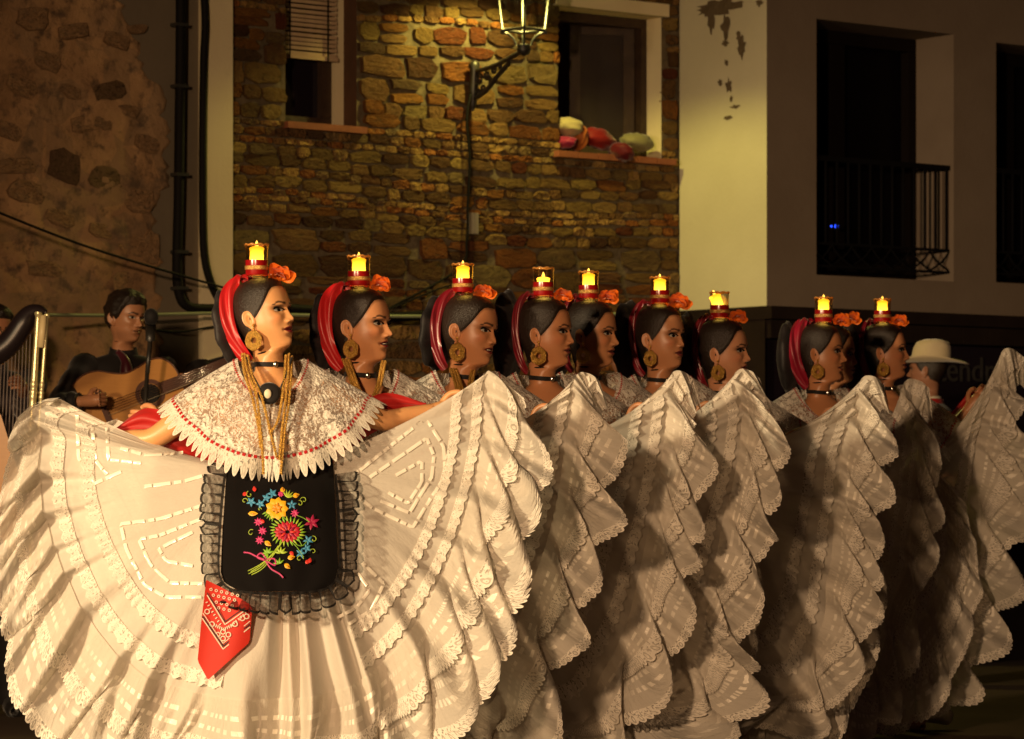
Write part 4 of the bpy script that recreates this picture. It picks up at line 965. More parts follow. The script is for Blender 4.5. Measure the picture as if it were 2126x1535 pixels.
def skirt(pr, ctrl, waist, seed=0, nt=420, nw=22, inner_sag=.02, bands=((.70, .86), (.80, .93)), pleats=1.0, trim_w=.11, panel=None):
    """ctrl rows: seam x, y, depth and ruffle vector x, y, depth (world metres), fold period, fold shift, fold depth. waist: polyline of world points"""
    Cc = crom(ctrl, nt); S, V = Cc[:, :3], Cc[:, 3:6]; per, At, Ab, Mf = np.maximum(Cc[:, 6], .03), Cc[:, 7], Cc[:, 8], np.clip(Cc[:, 9], 0, .75)
    ds = np.r_[0, np.linalg.norm(np.diff(S, axis=0), axis=1)]; arc = np.cumsum(ds)
    rs = np.random.default_rng(seed); jit = 1 + .55 * vn(np.stack([arc * 5, arc * 0, arc * 0], -1), seed + 5)
    phi = np.cumsum(ds * 2 * PI / (per * jit)) + seed; phi = phi - .72 * np.cos(phi)
    amp = 1 + .55 * vn(np.stack([arc * 7, arc * 0, arc * 0 + 3.3], -1), seed + 9)
    # inner gored skirt
    Wp, _ = resample(waist, nt); nr = 34; r = np.linspace(0, 1, nr); G = np.zeros((nr, nt, 3)); a = np.linspace(0, 1, nt)
    for i, q in enumerate(r):
        p = Wp * (1 - q) + S * q; bul = 4 * q * (1 - q)
        dz = -bul * (.02 * sstep(.30, .02, a) + inner_sag * sstep(.70, .98, a) * (.6 + .8 * q)); p = p.copy(); p[:, 2] += dz
        fold = pleats * q ** 1.3 * (.026 * np.sin(a * 64 + 1.5 * vn(np.stack([a * 9, a * 0 + q, a * 0], -1), seed)) * np.exp(-((a - .52) / .15) ** 2) + .012 * vn(np.stack([a * 26, a * 0 + q * 1.3, a * 0], -1), seed + 2)
                                    + .007 * vn(np.stack([a * 60, a * 0 + q * 2.0, a * 0], -1), seed + 6))
        if panel: fold = fold + .024 * sstep(.30, .75, q) * np.sin((a - panel) * 2 * PI / .026 + 1.2 * np.sin(a * 90)) * sstep(.075, .045, np.abs(a - panel))
        fold = fold + .03 * bul * np.exp(-((a - .5) / .3) ** 2) + q ** 6 * Ab * .35 * np.cos(phi) * amp
        p[:, 1] -= fold; G[i] = p
    uv = np.zeros((nr, nt, 2)); uv[..., 0] = arc[None]; uv[..., 1] = r[:, None]
    sk = mk('skirt', G, gridF(nr, nt), M['voile'], pr, uv=uv)
    base = G[-1]
    # ruffle
    w = np.linspace(0, 1, nw); R = np.zeros((nw, nt, 3)); uvr = np.zeros((nw, nt, 2)); tn = np.linspace(0, nt - 1, nt)
    den = nt / max(arc[-1], 1e-6)
    up = np.arange(nt)
    phi0 = phi
    for j, q in enumerate(w):
        phi = np.interp(np.clip(up + den * q * .20 * Mf / .6, 0, nt - 1), up, phi0)
        ts = np.clip(tn + den * (At * amp * np.sin(phi) * q ** 1.1 + .055 * q * vn(np.stack([arc * 4.5, arc * 0 + q * .8, arc * 0 + 2.2], -1), seed + 41)), 0, nt - 1)
        b = np.stack([np.interp(ts, up, base[:, k]) for k in range(3)], -1); vv = np.stack([np.interp(ts, up, V[:, k]) for k in range(3)], -1)
        dep = (.35 + .65 * q ** .8) * Ab * np.cos(phi) * amp - .35 * Ab * np.cos(phi) * amp + .014 * q ** .6 * np.sin(3 * phi + 2 * vn(np.stack([arc * 6, arc * 0, arc * 0], -1), seed + 31)) + .012 * q * vn(np.stack([arc * 32, arc * 0 + q * 2, arc * 0], -1), seed + 12)
        sc = (1 + .10 * q * vn(np.stack([arc * 9, arc * 0, arc * 0 + 7], -1), seed + 20)) * (1 - Mf * np.clip(amp, .5, 1.2) * (.5 - .5 * np.cos(phi)) * sstep(0, .6, q))
        p = b + vv * (q * sc)[:, None]; p[:, 1] -= dep; p[:, 2] -= .022 * q * q * Mf / .6 * (.5 + .5 * np.cos(phi)) * amp; p[:, 2] = np.maximum(p[:, 2], .012 + .01 * q)
        R[j] = p
    ul = np.r_[0, np.cumsum(np.linalg.norm(np.diff(R[-1], axis=0), axis=1))]; uvr[..., 0] = ul[None]; uvr[..., 1] = w[:, None]
    k = int(round((nw - 1) * (1 - trim_w)))
    mk('ruffle', R[:k + 1], gridF(k + 1, nt), M['ruffle'], sk, uv=uvr[:k + 1])
    uvl = uvr[k:].copy(); uvl[..., 1] = np.linspace(0, .999, nw - k)[:, None]
    mk('lace_trim', R[k:], gridF(nw - k, nt), M['lace'], sk, uv=uvl)
    # a shorter upper flounce, lace-edged, over the ruffle
    k2 = int(round((nw - 1) * .56)); up_ = R[:k2 + 1].copy(); lift = (.006 + .014 * (np.arange(k2 + 1) / k2))[:, None]; up_[..., 1] -= lift; up_[..., 2] += .004
    k3 = int(k2 * .72); uv2 = uvr[:k2 + 1].copy()
    mk('flounce', up_[:k3 + 1], gridF(k3 + 1, nt), M['ruffle'], sk, uv=uv2[:k3 + 1])
    uv3 = uv2[k3:].copy(); uv3[..., 1] = np.linspace(0, .999, k2 - k3 + 1)[:, None]
    mk('lace_trim', up_[k3:], gridF(k2 - k3 + 1, nt), M['lace'], sk, uv=uv3)
    # gathered lace bands round the inner skirt
    for (ra, rb) in zip(*bands):
        rr = ra + (rb - ra) * a; n5 = 6; B = np.zeros((n5, nt, 3)); uvb = np.zeros((n5, nt, 2))
        for m, q in enumerate(np.linspace(0, 1, n5)):
            rq = np.clip(rr + q * .065 * (1 + .10 * np.sin(arc * 150)), 0, .999) * (nr - 1); i0 = np.clip(rq.astype(int), 0, nr - 2); f = (rq - i0)[:, None]; cidx = np.arange(nt)
            p = G[i0, cidx] * (1 - f) + G[i0 + 1, cidx] * f; p = p.copy(); p[:, 1] -= .005 + .006 * q + .005 * q * np.sin(arc * 170 + 2 * np.sin(arc * 31)); B[m] = p
        uvb[..., 0] = arc[None]; uvb[..., 1] = np.linspace(0, .999, n5)[:, None]
        Fb = gridF(n5, nt)
        if panel: Fb = Fb[np.abs(a[Fb[:, 0] % nt] - panel + .012) > .066]
        mk('lace_band', B, Fb, M['lace_band'], sk, uv=uvb)
    return sk, G

def candle(c, h, label, tilt=0.0, low=False, r=.0335):
    """clear tumbler wrapped in red ribbon with a gold band; a lit battery candle stands in it"""
    o = root('candle_tumbler', c, label, 'candle', 'candles balanced on the dancers heads')
    b = MB(); b.lathe([(.001, 0), (r * .93, 0), (r * .95, .004), (r, h * .5), (r * 1.04, h * .9), (r * 1.10, h * .97), (r * 1.10, h), (r * 1.0, h), (r * .96, h * .9), (r * .93, h * .5), (r * .88, .008), (.001, .008)], c, 28)
    gls = b.make('glass', M['tumbler'], o)
    b = MB(); b.grid(np.array([[np.asarray(c, float) + np.array([math.cos(a) * (r * 1.05 + .0015 * math.cos(q)), math.sin(a) * (r * 1.05 + .0015 * math.cos(q)), h * .985 + .0028 * math.sin(q) + .0016 * math.sin(9 * a)]) for q in np.linspace(0, 2 * PI, 9)[:-1]] for a in np.linspace(0, 2 * PI, 41)[:-1]]), True, True); b.make('rim', M['candlelit_rim'], gls)
    b = MB(); b.lathe([(r * .965, .006), (r * 1.0, h * .1), (r * 1.03, h * .46), (r * 1.03, h * .515)], c, 28); rb = b.make('ribbon_wrap', M['wrap'], o)
    b = MB(); b.lathe([(r * 1.02, h * .22), (r * 1.06, h * .23), (r * 1.065, h * .335), (r * 1.03, h * .345)], c, 28); b.make('gold_band', M['gold_braid'], rb)
    ca = np.array([math.sin(tilt), 0, math.cos(tilt)]); z0 = h * .30 if not low else h * .22; cr = r * .62; ch = h * .60 if not low else h * .44
    p = np.asarray(c, float) + np.array([0, 0, z0]) - ca * 0
    b = MB(); b.lathe([(.001, 0), (cr, 0), (cr, ch * .55), (cr * .97, ch * .86), (cr * 1.06, ch * .90), (cr * 1.07, ch * .97), (cr * .9, ch * 1.02), (cr * .3, ch * 1.08), (.001, ch * 1.08)], p, 18, ca); cd = b.make('candle', M['candle_glow'], o)
    b = MB(); b.lathe([(.0005, ch * 1.04), (cr * .22, ch * 1.08), (cr * .26, ch * 1.08 + h * .05), (cr * .14, ch * 1.08 + h * .12), (.0006, ch * 1.08 + h * .17)], p, 10, ca); b.make('flame', M['flame_glow'], cd)
    return o
t = NT('tumbler_glass'); fr_ = t.n('LayerWeight', {'Blend': 0.35}).outputs['Facing']
M['tumbler'] = t.done(t.n('MixShader', {0: t.math('ADD', t.math('MULTIPLY', fr_, 0.62), 0.07), 1: t.n('BsdfTransparent', {'Color': (0.94, 0.92, 0.88, 1)}).outputs[0], 2: t.n('BsdfGlossy', {'Color': (1, .9, .7, 1), 'Roughness': 0.08}).outputs[0]}).outputs[0])
t = NT('candle_tinted_rim'); M['candlelit_rim'] = t.done(t.n('MixShader', {0: 0.5, 1: t.pbr((0.75, 0.42, 0.12), 0.15, 0.8), 2: t.n('BsdfTranslucent', {'Color': (0.9, 0.55, 0.2, 1)}).outputs[0]}).outputs[0])  # rim of the clear glass; orange candlelight is put into its colour
M['wrap'] = simple('red_ribbon_wrap', (0.30, 0.006, 0.006), 0.22, 0.7, c2=(0.20, 0.004, 0.005), nscale=60)
M['gold_braid'] = simple('gold_braid', (0.70, 0.42, 0.12), 0.35, 0.5, 0.6, c2=(0.5, 0.25, 0.06), nscale=200, bump=0.5, bscale=300)
def glow_mat():
    t = NT('candle_glow'); v = t.obj(); z = t.n('SeparateXYZ', {0: v}).outputs[2]
    col = t.ramp(t.math('MULTIPLY', z, 11.0), [(0.30, (1.0, 0.62, 0.10)), (0.55, (1.0, 0.52, 0.035)), (0.95, (1.0, 0.36, 0.01))])
    st = t.n('ValToRGB', {0: t.math('MULTIPLY', z, 11.0)}); st.color_ramp.elements[0].position = .3; st.color_ramp.elements[0].color = (1, 1, 1, 1); st.color_ramp.elements[1].position = .95; st.color_ramp.elements[1].color = (.32, .32, .32, 1)
    return t.done(t.n('Emission', {'Color': col, 'Strength': t.math('MULTIPLY', st.outputs[0], 8.5)}).outputs[0])
M['candle_glow'] = glow_mat(); M['flame_glow'] = emit('flame_glow', (1.0, 0.52, 0.06, 1), 4)
# ------------------------------------------------------------------ the dancers
def pz(px, py, D, dx, dy, dD, per, At, Ab, Mf=.12):
    """seam point and ruffle vector read from the photograph at depth D, in metres"""
    a = P(px, py, D); b = P(px + dx, py + dy, D + dD); return [*a, *(b - a), per, At, Ab, Mf]
def PX(px, D): return (px - CX) / F * D
GRP = 'women dancing in a row with candles on their heads'
# name: candle x, hair top y, depth, axis x, head yaw, pitch, roll, body yaw, mouth, tone
DAN = [
 (533, 575, 10.0, 562, 61, 11, 0, 4, .25, (.60, .30, .125), 1.0),
 (745, 597, 10.3, 751, 64, 2, 2, 10, .55, (.50, .225, .10), 1.0),
 (961, 610, 10.9, 966, 60, -4, 5, 16, .8, (.48, .21, .095), 1.0),
 (1128, 617, 11.1, 1131, 70, 0, 0, 18, .1, (.48, .21, .095), 1.12),
 (1222, 622, 11.6, 1224, 66, -2, 0, 18, .3, (.45, .20, .09), 1.15),
 (1370, 632, 11.9, 1373, 54, 2, 0, 18, .1, (.46, .21, .10), 1.06),
 (1494, 662, 12.2, 1501, 70, 0, -3, 18, .1, (.50, .24, .13), 1.1),
 (1710, 670, 12.9, 1704, 74, 2, 3, 18, .3, (.46, .20, .09), 1.2),
 (1735, 676, 13.4, 1728, 80, 0, 0, 18, .2, (.44, .19, .09), 1.0),
 (1832, 670, 13.7, 1838, 76, 2, 0, 20, .1, (.44, .19, .09), 1.1)]
LBL = ['front dancer in white lace cape and embroidered black apron spreading her skirt, chin lifted',
 'second dancer, smiling beside the front one, red satin ribbon behind her ear, dark choker',
 'dancer with open mouth behind the first raised skirt, shade-darkened red ribbon at her nape',
 'dancer whose candle sits low in its glass, wide black headdress behind her',
 'dancer with shaded face, half hidden by the black headdress under the low candle',
 'dancer with large orange flower right of her candle, just left of the bright pillar',
 'dancer under the crooked candle, chin just above a raised skirt, below the bright pillar',
 'dancer in profile with red ribbon bulging behind her ear, under the balcony door',
 'almost hidden dancer whose orange flower and profile show past the red ribboned dancer',
 'last dancer of the row in shade, next to the man in the pale hat']
CL = ['candle tumbler on the head of the front dancer in the apron, leftmost flame', 'candle tumbler on the second dancer beside the cream pilaster', 'candle tumbler below the junction box, on the open mouthed dancer',
 'candle tumbler whose candle sits low inside its glass', 'candle tumbler just right of the low candle, on the shaded dancer', 'candle tumbler just left of the bright pillar', 'candle tumbler with a crooked leaning candle before the bright pillar',
 'candle tumbler on the dancer in profile below the balcony door', None, 'candle tumbler on the last dancer, rightmost flame']
# right-hand side of each skirt, from the hand down: seam x, y, ruffle dx, dy
RIGHT = {
 1: [(1203, 775, 95, 95), (1186, 850, 120, 62), (1172, 930, 130, 92), (1160, 1020, 142, 62), (1140, 1110, 112, 84), (1110, 1200, 130, 100), (1075, 1290, 168, 90), (1040, 1380, 150, 112), (1000, 1470, 130, 150)],
 2: [(1400, 772, 75, 85), (1385, 840, 95, 80), (1378, 920, 112, 62), (1365, 1010, 110, 108), (1345, 1110, 115, 80), (1325, 1200, 120, 90), (1300, 1300, 130, 100), (1250, 1400, 90, 120), (1190, 1480, 80, 150)],
 3: [(1535, 768, 105, 60), (1540, 840, 95, 70), (1535, 930, 95, 60), (1520, 1010, 85, 80), (1500, 1090, 145, 62), (1480, 1180, 120, 60), (1450, 1270, 110, 62), (1420, 1350, 185, 60), (1380, 1430, 160, 110)],
 5: [(1795, 782, 70, 72), (1772, 850, 90, 62), (1748, 930, 112, 60), (1740, 1020, 115, 60), (1730, 1110, 120, 60), (1720, 1200, 120, 60), (1708, 1290, 122, 55), (1680, 1370, 60, 80), (1640, 1430, 60, 110)],
 7: [(1886, 788, 42, 66), (1898, 860, 47, 52), (1903, 940, 57, 42), (1895, 1030, 65, 42), (1888, 1110, 62, 52), (1876, 1190, 48, 62), (1850, 1270, 60, 72), (1828, 1360, 60, 76), (1800, 1430, 55, 90)],
 9: [(2085, 725, 35, 85), (2062, 800, 68, 42), (2036, 880, 94, 34), (2022, 960, 104, 50), (2012, 1040, 108, 60), (2002, 1120, 104, 62), (1986, 1200, 106, 62), (1962, 1270, 108, 62), (1930, 1330, 92, 80), (1890, 1390, 80, 95)]}
HAND_D = {1: 10.45, 2: 11.0, 3: 11.3, 5: 12.05, 7: 13.05, 9: 13.75}
D1 = [(128, 829, 9.99, -22, 14), (98, 831, 9.98, -26, 12), (74, 842, 9.97, -28, 16), (66, 866, 9.95, -40, 36), (84, 905, 9.94, -74, 100), (82, 1000, 9.92, -92, 140), (104, 1110, 9.88, -108, 175), (150, 1225, 9.82, -122, 205), (215, 1330, 9.77, -98, 235), (300, 1402, 9.73, -62, 245), (400, 1440, 9.70, -50, 232), (520, 1455, 9.66, 0, 238),
      (640, 1450, 9.66, 10, 238), (740, 1420, 9.70, 60, 230), (830, 1340, 9.76, 120, 195), (895, 1240, 9.84, 148, 168), (945, 1130, 9.92, 152, 140), (982, 1010, 9.98, 148, 112), (1002, 900, 10.04, 138, 96), (1008, 782, 10.08, 112, 100), (1030, 784, 10.1, 62, 92), (1050, 798, 10.12, 44, 96)]
FIG = []
for i, (cx, ty, D, axx, yaw, pit, rol, byaw, mouth, tone, big) in enumerate(DAN):
    H = Head(mouth=mouth, scale=1.0 if i == 0 else 1.02, nose=.86 + .14 * math.sin(i * 2.1), slim=(.915, .93, .945, .90, .91, .90, .93, .90, .91, .915)[i])
    ztop = P(cx, ty, D)[2]; zc = ztop - .2225 * H.k
    fg = Figure(H, PX(axx, D), D, zc, yaw, pit, rol, byaw); FIG.append(fg)
    sh = [fg.xf(np.array([s_ * .148, -.005, -.122]), 0) for s_ in (-1, 1)]
    if i == 0:
        lh, rh = P(140, 918, 10.06), P(985, 838, 10.15); le, re = P(322, 908, 10.0), P(795, 872, 10.06)
    else:
        hx = RIGHT[i][0] if i in RIGHT else None
        rh = P(hx[0] - 34, hx[1] + 78, HAND_D[i] + .07) if hx else np.array([fg.o[0] + .42, D + .10, 1.05])
        re = sh[1] * .5 + rh * .5 + np.array([0, .05, -.13])
        lh = P(262, 868, 10.42) if i == 1 else np.array([fg.o[0] - .46, D + .06, 1.10]); le = sh[0] * .5 + lh * .5 + np.array([0, .03, -.05])
        L = np.linalg.norm(rh - re)
    pr = person(fg, LBL[i], 'dancer', GRP, tone, lip=(.15, .008, .012) if i < 3 else (.16, .03, .03), arms=[(sh[0], le, lh), (sh[1], re, rh)], gaze=.0035 if i else .002, lids=.45 if i in (0, 2) else .8, blush=.3)
    headdress(pr, fg, big * (1.25 if i in (3, 4, 5, 6, 9) else 1), {0: 1.15, 1: 1.2, 2: .95, 7: 1.25}.get(i, .7), out={0: 1, 1: 1, 2: .95, 7: 1.05}.get(i, .8), ribmat=M['satin_red'] if i in (0, 1) else M['satin_crimson'] if i == 7 else M['satin_red_shaded'])
    flower(pr, P(cx + (48 if i not in (5, 8) else 46) * 10 / D, ty + 2, D + .02) if i != 8 else P(1768, 668, D), .042 if i not in (0, 5) else .048, i + 40)
    jewels(pr, fg, .0265 if i in (0, 2, 3) else .0245)
    cape(pr, fg, zc - .042 if i else zc - .040, 1.0, 1.0 if i == 0 else .4, seed=i)
    # waist and skirt
    w = [np.array([fg.o[0] + .155 * math.sin(a), D - .02 - .125 * math.cos(a), 1.045]) for a in np.linspace(-1.5, 1.5, 9)]
    if i == 0:
        ctrl = []
        for k, (x, y, d, dx, dy) in enumerate(D1):
            f = k / (len(D1) - 1); right = sstep(.62, .78, f); left = 1 - sstep(.08, .35, f)
            ctrl.append(pz(x, y, d, dx, dy * (1 - .4 * right), -.05, .150 + .055 * right, .034 + .018 * right, .072 + .015 * right + .010 * left, .17 + .41 * right))
        w = [P(455, 962, 9.98), P(500, 975, 9.90), P(575, 985, 9.87), P(650, 972, 9.90), P(692, 942, 9.99)]
        sk1, G1 = skirt(pr, ctrl, w, seed=1, nt=720, nw=26, panel=.575); PR1 = pr
    else:
        ctrl = []; lx = PX(lh[0] * 0 + axx, D)
        if i == 1:
            ctrl += [pz(245, 872, 10.42, -60, 20, 0, .12, .02, .03), pz(215, 960, 10.42, -80, 60, 0, .12, .02, .03)]
        else:
            ctrl += [[lh[0], lh[1] - .03, lh[2], -.12, -.02, -.08, .12, .02, .03, .1], [lh[0] - .06, D, .92, -.16, 0, -.14, .12, .02, .03, .1]]
        ctrl += [[lx - .52, D - .06, .62, -.17, -.03, -.20, .12, .02, .035, .12], [lx - .30, D - .16, .42, -.08, -.05, -.32, .12, .02, .035, .12], [lx, D - .22, .37, 0, -.05, -.34, .12, .02, .035, .12]]
        if i in RIGHT:
            rr = RIGHT[i][::-1]; n = len(rr); hd = HAND_D[i]
            ctrl += [pz(x, y, hd - .12 * (1 - k / (n - 1)), dx * (1.32 if i == 9 else .98), dy * .85, -.04, .190, .050, .085 * (1 - .5 * (k == n - 1)), .60 * (1 - .6 * (k == n - 1))) for k, (x, y, dx, dy) in enumerate(rr)]
            x, y, dx, dy = rr[-1]; v_ = ctrl[-1][3:6]; ctrl[-1] = pz(x - 13, y + 26, hd, dx * .9, dy, -.03, .19, .05, .05, .4); ctrl += [pz(x - 1, y + 2, hd + .01, dx * .62, dy, 0, .16, .03, .04, .2)] + [pz(x + 22, y + 4, hd + .02, dx * .42, 76, .01, .14, .02, .03, .12), pz(x + 42, y + 20, hd + .04, dx * .30, 84, .02, .12, .02, .03, .1)]
        else:
            ctrl += [[lx + .30, D - .12, .42, .08, -.05, -.32, .12, .02, .035, .1], [lx + .44, D - .02, .66, .14, 0, -.18, .12, .02, .035, .1], [lx + .46, D + .06, .88, .12, 0, -.14, .12, .03, .04, .1], [rh[0], rh[1] - .03, rh[2], .10, 0, -.10, .12, .03, .04, .1]]
        skirt(pr, ctrl, w, inner_sag=.085, seed=i * 3 + 2, nt=460 if i in RIGHT else 260, nw=20, bands=((.72, .86), (.80, .93)))
    # red shawl over the crook of both arms, hanging behind the waist
    if i in (0, 9):
        if i == 0: sp = [P(235, 900, 10.06), P(300, 885, 10.05), P(372, 905, 10.04), P(470, 968, 10.10), P(575, 1000, 10.16), P(668, 960, 10.12), P(745, 880, 10.10), P(815, 846, 10.12), P(885, 846, 10.14)]
        else: sp = [lh * .5 + le * .5 + (0, .05, 0), le + np.array([0, .05, .01]), sh[0] * .4 + le * .6 + np.array([.05, .1, -.08]), np.array([fg.o[0], D + .14, 1.08]), sh[1] * .4 + re * .6 + np.array([-.05, .1, -.08]), re + np.array([0, .05, .02]), re * .4 + rh * .6 + np.array([0, .04, .02]), rh + np.array([0, .03, -.01])]
        c_ = crom(sp, 90); G = np.zeros((90, 9, 3))
        for k in range(90):
            for j, q in enumerate(np.linspace(-1, 1, 9)):
                G[k, j] = c_[k] + np.array([0, .012 * math.sin(q * 7 + k * .13) + .02 * q * q - .01, q * (.055 if i == 0 else .045) * (.25 + .75 * float(sstep(0, .14, k / 89) * sstep(1, .80, k / 89)))])
        mk('shawl', G, gridF(90, 9), M['shawl_red'], pr)
    # candle on the crown
    if CL[i]:
        top = P(cx, ty + 2, D); top[1] = fg.o[1] + .02
        candle(P(cx, ty + 1, fg.o[1]), .0975, CL[i], tilt=-.30 if i == 6 else 0, low=(i == 3))
# gold chains, only where the necks show
def chains(pr, paths, r=.0042):
    for pth in paths:
        c, L = resample(crom(pth, 80), int(110)); rr = r * (1 + .32 * np.sin(np.arange(110) * 2.1)); b = MB(); b.tube(c, rr, 7); b.make('necklace', M['gold'], pr)
p1 = PR1
chains(p1, [[P(508, 735, 9.97), P(514, 770, 9.90), P(532, 820, 9.84), P(540, 880, 9.80), P(545, 940, 9.775), P(547, 985, 9.77)], [P(514, 738, 9.96), P(524, 780, 9.89), P(545, 830, 9.84), P(562, 900, 9.80), P(575, 950, 9.775)],
            [P(503, 735, 9.97), P(508, 775, 9.90), P(525, 830, 9.84), P(537, 890, 9.80), P(541, 930, 9.78)], [P(600, 735, 9.97), P(598, 780, 9.89), P(592, 840, 9.84), P(585, 900, 9.80), P(580, 955, 9.775)],
            [P(606, 740, 9.97), P(604, 785, 9.89), P(598, 850, 9.84), P(590, 905, 9.80), P(583, 985, 9.77)], [P(594, 738, 9.96), P(590, 790, 9.88), P(582, 850, 9.83), P(574, 880, 9.81), P(560, 900, 9.80)]])
b = MB(); b.lathe([(.001, 0), (.030, .001), (.034, .006), (.026, .012), (.001, .013)], P(559, 818, 9.865), 20, (0, -1, .25)); pend = b.make('pendant', M['black_cloth'], p1, smooth=True, label='black oval pendant with an ivory cameo')
b = MB(); b.ball(P(556, 818, 9.848), .011, .005, .014); b.make('cameo', M['ivory'], pend)
b = MB()
for s_ in ((510, 742, 540, 806), (606, 742, 582, 806)): b.tube([P(s_[0], s_[1], 9.95), P((s_[0] + s_[2]) / 2, (s_[1] + s_[3]) / 2 + 6, 9.89), P(s_[2], s_[3], 9.86)], .003, 6)
b.make('pendant_cord', M['black_cloth'], pend)
ch = [c for c in bpy.data.objects if c.name.startswith('person') and c.type == 'MESH' and c.parent is None]
DANC = sorted(ch, key=lambda o: o.location.y)
for k, (xa, xb, ya, yb) in {1: (712, 800, 760, 840), 2: (935, 985, 780, 820)}.items():
    D = DAN[k][2]; pr = DANC[k] if False else [o for o in ch if o.get('label') == LBL[k]][0]
    chains(pr, [[P(xa + q * 6, ya - 14, D - .03), P(xa + (xb - xa) * .22 + q * 6, (ya + yb) / 2, D - .11), P((xa + xb) / 2 - 8 + q * 8, yb + 10, D - .16)] for q in (0, 1, 2)] +
               [[P(xb - q * 6, ya - 10, D - .03), P(xb - (xb - xa) * .12 - q * 6, (ya + yb) / 2, D - .11), P((xa + xb) / 2 + 10 - q * 4, yb + 10, D - .16)] for q in (0, 1)])

# satin ribbon chevrons sewn on the front skirt, laid on the cloth where they show in the photograph
gv = G1.reshape(-1, 3); gp = np.stack([CX + gv[:, 0] / gv[:, 1] * F, HY - (gv[:, 2] - CZ) / gv[:, 1] * F], 1)
def on_cloth(px, py, off=.003):
    d = (gp[:, 0] - px) ** 2 + (gp[:, 1] - py) ** 2; ii = np.argpartition(d, 4)[:4]; return P(px, py, gv[ii, 1].min() - off)
CHEV = [[(729, 991), (884, 868), (921, 927), (925, 987), (857, 1095), (773, 1055), (719, 1011)], [(768, 991), (886, 910), (901, 947), (896, 991), (850, 1065), (790, 1040)], [(822, 987), (876, 957), (876, 1001), (847, 1045), (803, 1021)],
        [(700, 1283), (740, 1262), (768, 1225), (735, 1180)], [(724, 1296), (770, 1268), (797, 1212), (752, 1168)], [(160, 862), (163, 950), (196, 1004), (262, 975)], [(190, 872), (198, 955), (222, 985)], [(222, 888), (225, 955), (292, 962)],
        [(425, 1048), (330, 1078), (250, 1088), (262, 1140), (300, 1215), (345, 1240), (425, 1240)], [(425, 1075), (330, 1112), (288, 1120), (312, 1172), (352, 1210), (420, 1212)], [(400, 1105), (352, 1128), (330, 1140), (345, 1165), (400, 1175)],
        [(250, 930), (300, 945), (380, 940)], [(300, 1010), (380, 1000), (430, 985)]]
for line in CHEV:
    b = MB(); c, L = resample(np.array(line, float), 600); pos = 0
    while pos < L - 8:
        ln = random.uniform(12, 38); i0, i1 = int(pos / L * 599), int(min(pos + ln, L) / L * 599)
        if i1 - i0 > 2:
            st = []
            for q in np.linspace(i0, i1, 5).astype(int):
                d = c[min(q + 3, 599)] - c[max(q - 3, 0)]; d /= np.linalg.norm(d) + 1e-9; n = np.array([-d[1], d[0]]) * 3.5; st.append([on_cloth(*(c[q] + n), .0018), on_cloth(*c[q], .003), on_cloth(*(c[q] - n), .0018)])
            b.grid(np.array(st))
        pos += ln + random.uniform(3, 8)
    if b.n: b.make('satin_ribbon', M['satin_white'], sk1)['kind'] = 'stuff'
# ------------------------------------------------------------------ apron, embroidery and bandana of the front dancer
def apD(x, y): return 9.795 - .135 * (y - 985) / 240 + 3.2e-6 * (x - 580) ** 2 + .075 * float(sstep(1040, 950, y))
def AP(x, y, off=0.0): return P(x, y, apD(x, y) - off)
ys = np.linspace(940, 1228, 30)
lx = np.interp(ys, [940, 985, 1100, 1190, 1212, 1228], [474, 470, 462, 458, 466, 500]); rx = np.interp(ys, [940, 1000, 1100, 1180, 1210, 1228], [690, 694, 698, 703, 694, 662])
G = np.array([[AP(a + (b - a) * q, y + 0, .004 * math.sin(q * 9 + y * .02) + .003 * math.sin(q * 23)) for q in np.linspace(0, 1, 24)] for a, b, y in zip(lx, rx, ys)])
apron = mk('apron', G, gridF(30, 24), cloth('black_velvet', (0.0045, 0.0035, 0.0035), 0.85, 0.08, 0.04), p1)
path = np.array([(475, 968), (468, 1000), (462, 1060), (458, 1120), (456, 1170), (460, 1200), (478, 1220), (520, 1228), (580, 1229), (640, 1227), (678, 1219), (698, 1198), (704, 1160), (702, 1100), (698, 1040), (694, 985)], float)
pc, L = resample(crom(path, 300), 300); tg = np.gradient(pc, axis=0); tg /= np.linalg.norm(tg, axis=1)[:, None]; nr = np.stack([-tg[:, 1], tg[:, 0]], 1) * 1.0
nr = np.where((nr * (pc - np.array([580, 1090]))).sum(1)[:, None] < 0, -nr, nr)
FR = np.zeros((9, 300, 3)); uvf = np.zeros((9, 300, 2)); sa = np.linspace(0, L, 300)
for j, q in enumerate(np.linspace(0, 1, 9)):
    for k in range(300):
        ph_ = sa[k] * .36 + 1.2 * math.sin(sa[k] * .05); wv = 44 + 5 * math.sin(sa[k] * .021)
        xy = pc[k] + nr[k] * (q * wv) + tg[k] * 5 * q * math.sin(ph_); FR[j, k] = AP(*xy, .012 + .016 * q * math.cos(ph_) + .012 * q); uvf[j, k] = (sa[k] / 714 * 1.35, q * .999)
mk('lace_frill', FR, gridF(9, 300), M['black_net'], apron, uv=uvf)
EM = {k: cloth('thread_' + k, c, 0.45, 0.45, 0.2, 0, tuple(x * .7 for x in c), 160, 0.3) for k, c in {'green': (0.20, 0.42, 0.02), 'lime': (0.36, 0.50, 0.04), 'yellow': (0.80, 0.42, 0.012), 'gold': (0.68, 0.26, 0.01), 'red': (0.46, 0.012, 0.03),
      'crimson': (0.33, 0.008, 0.06), 'pink': (0.52, 0.03, 0.16), 'blue': (0.05, 0.26, 0.46), 'scarlet': (0.62, 0.03, 0.02)}.items()}
EB = {k: MB() for k in EM}
def zx(X, Y): return 380 + X / 2.953, 900 + Y / 2.953
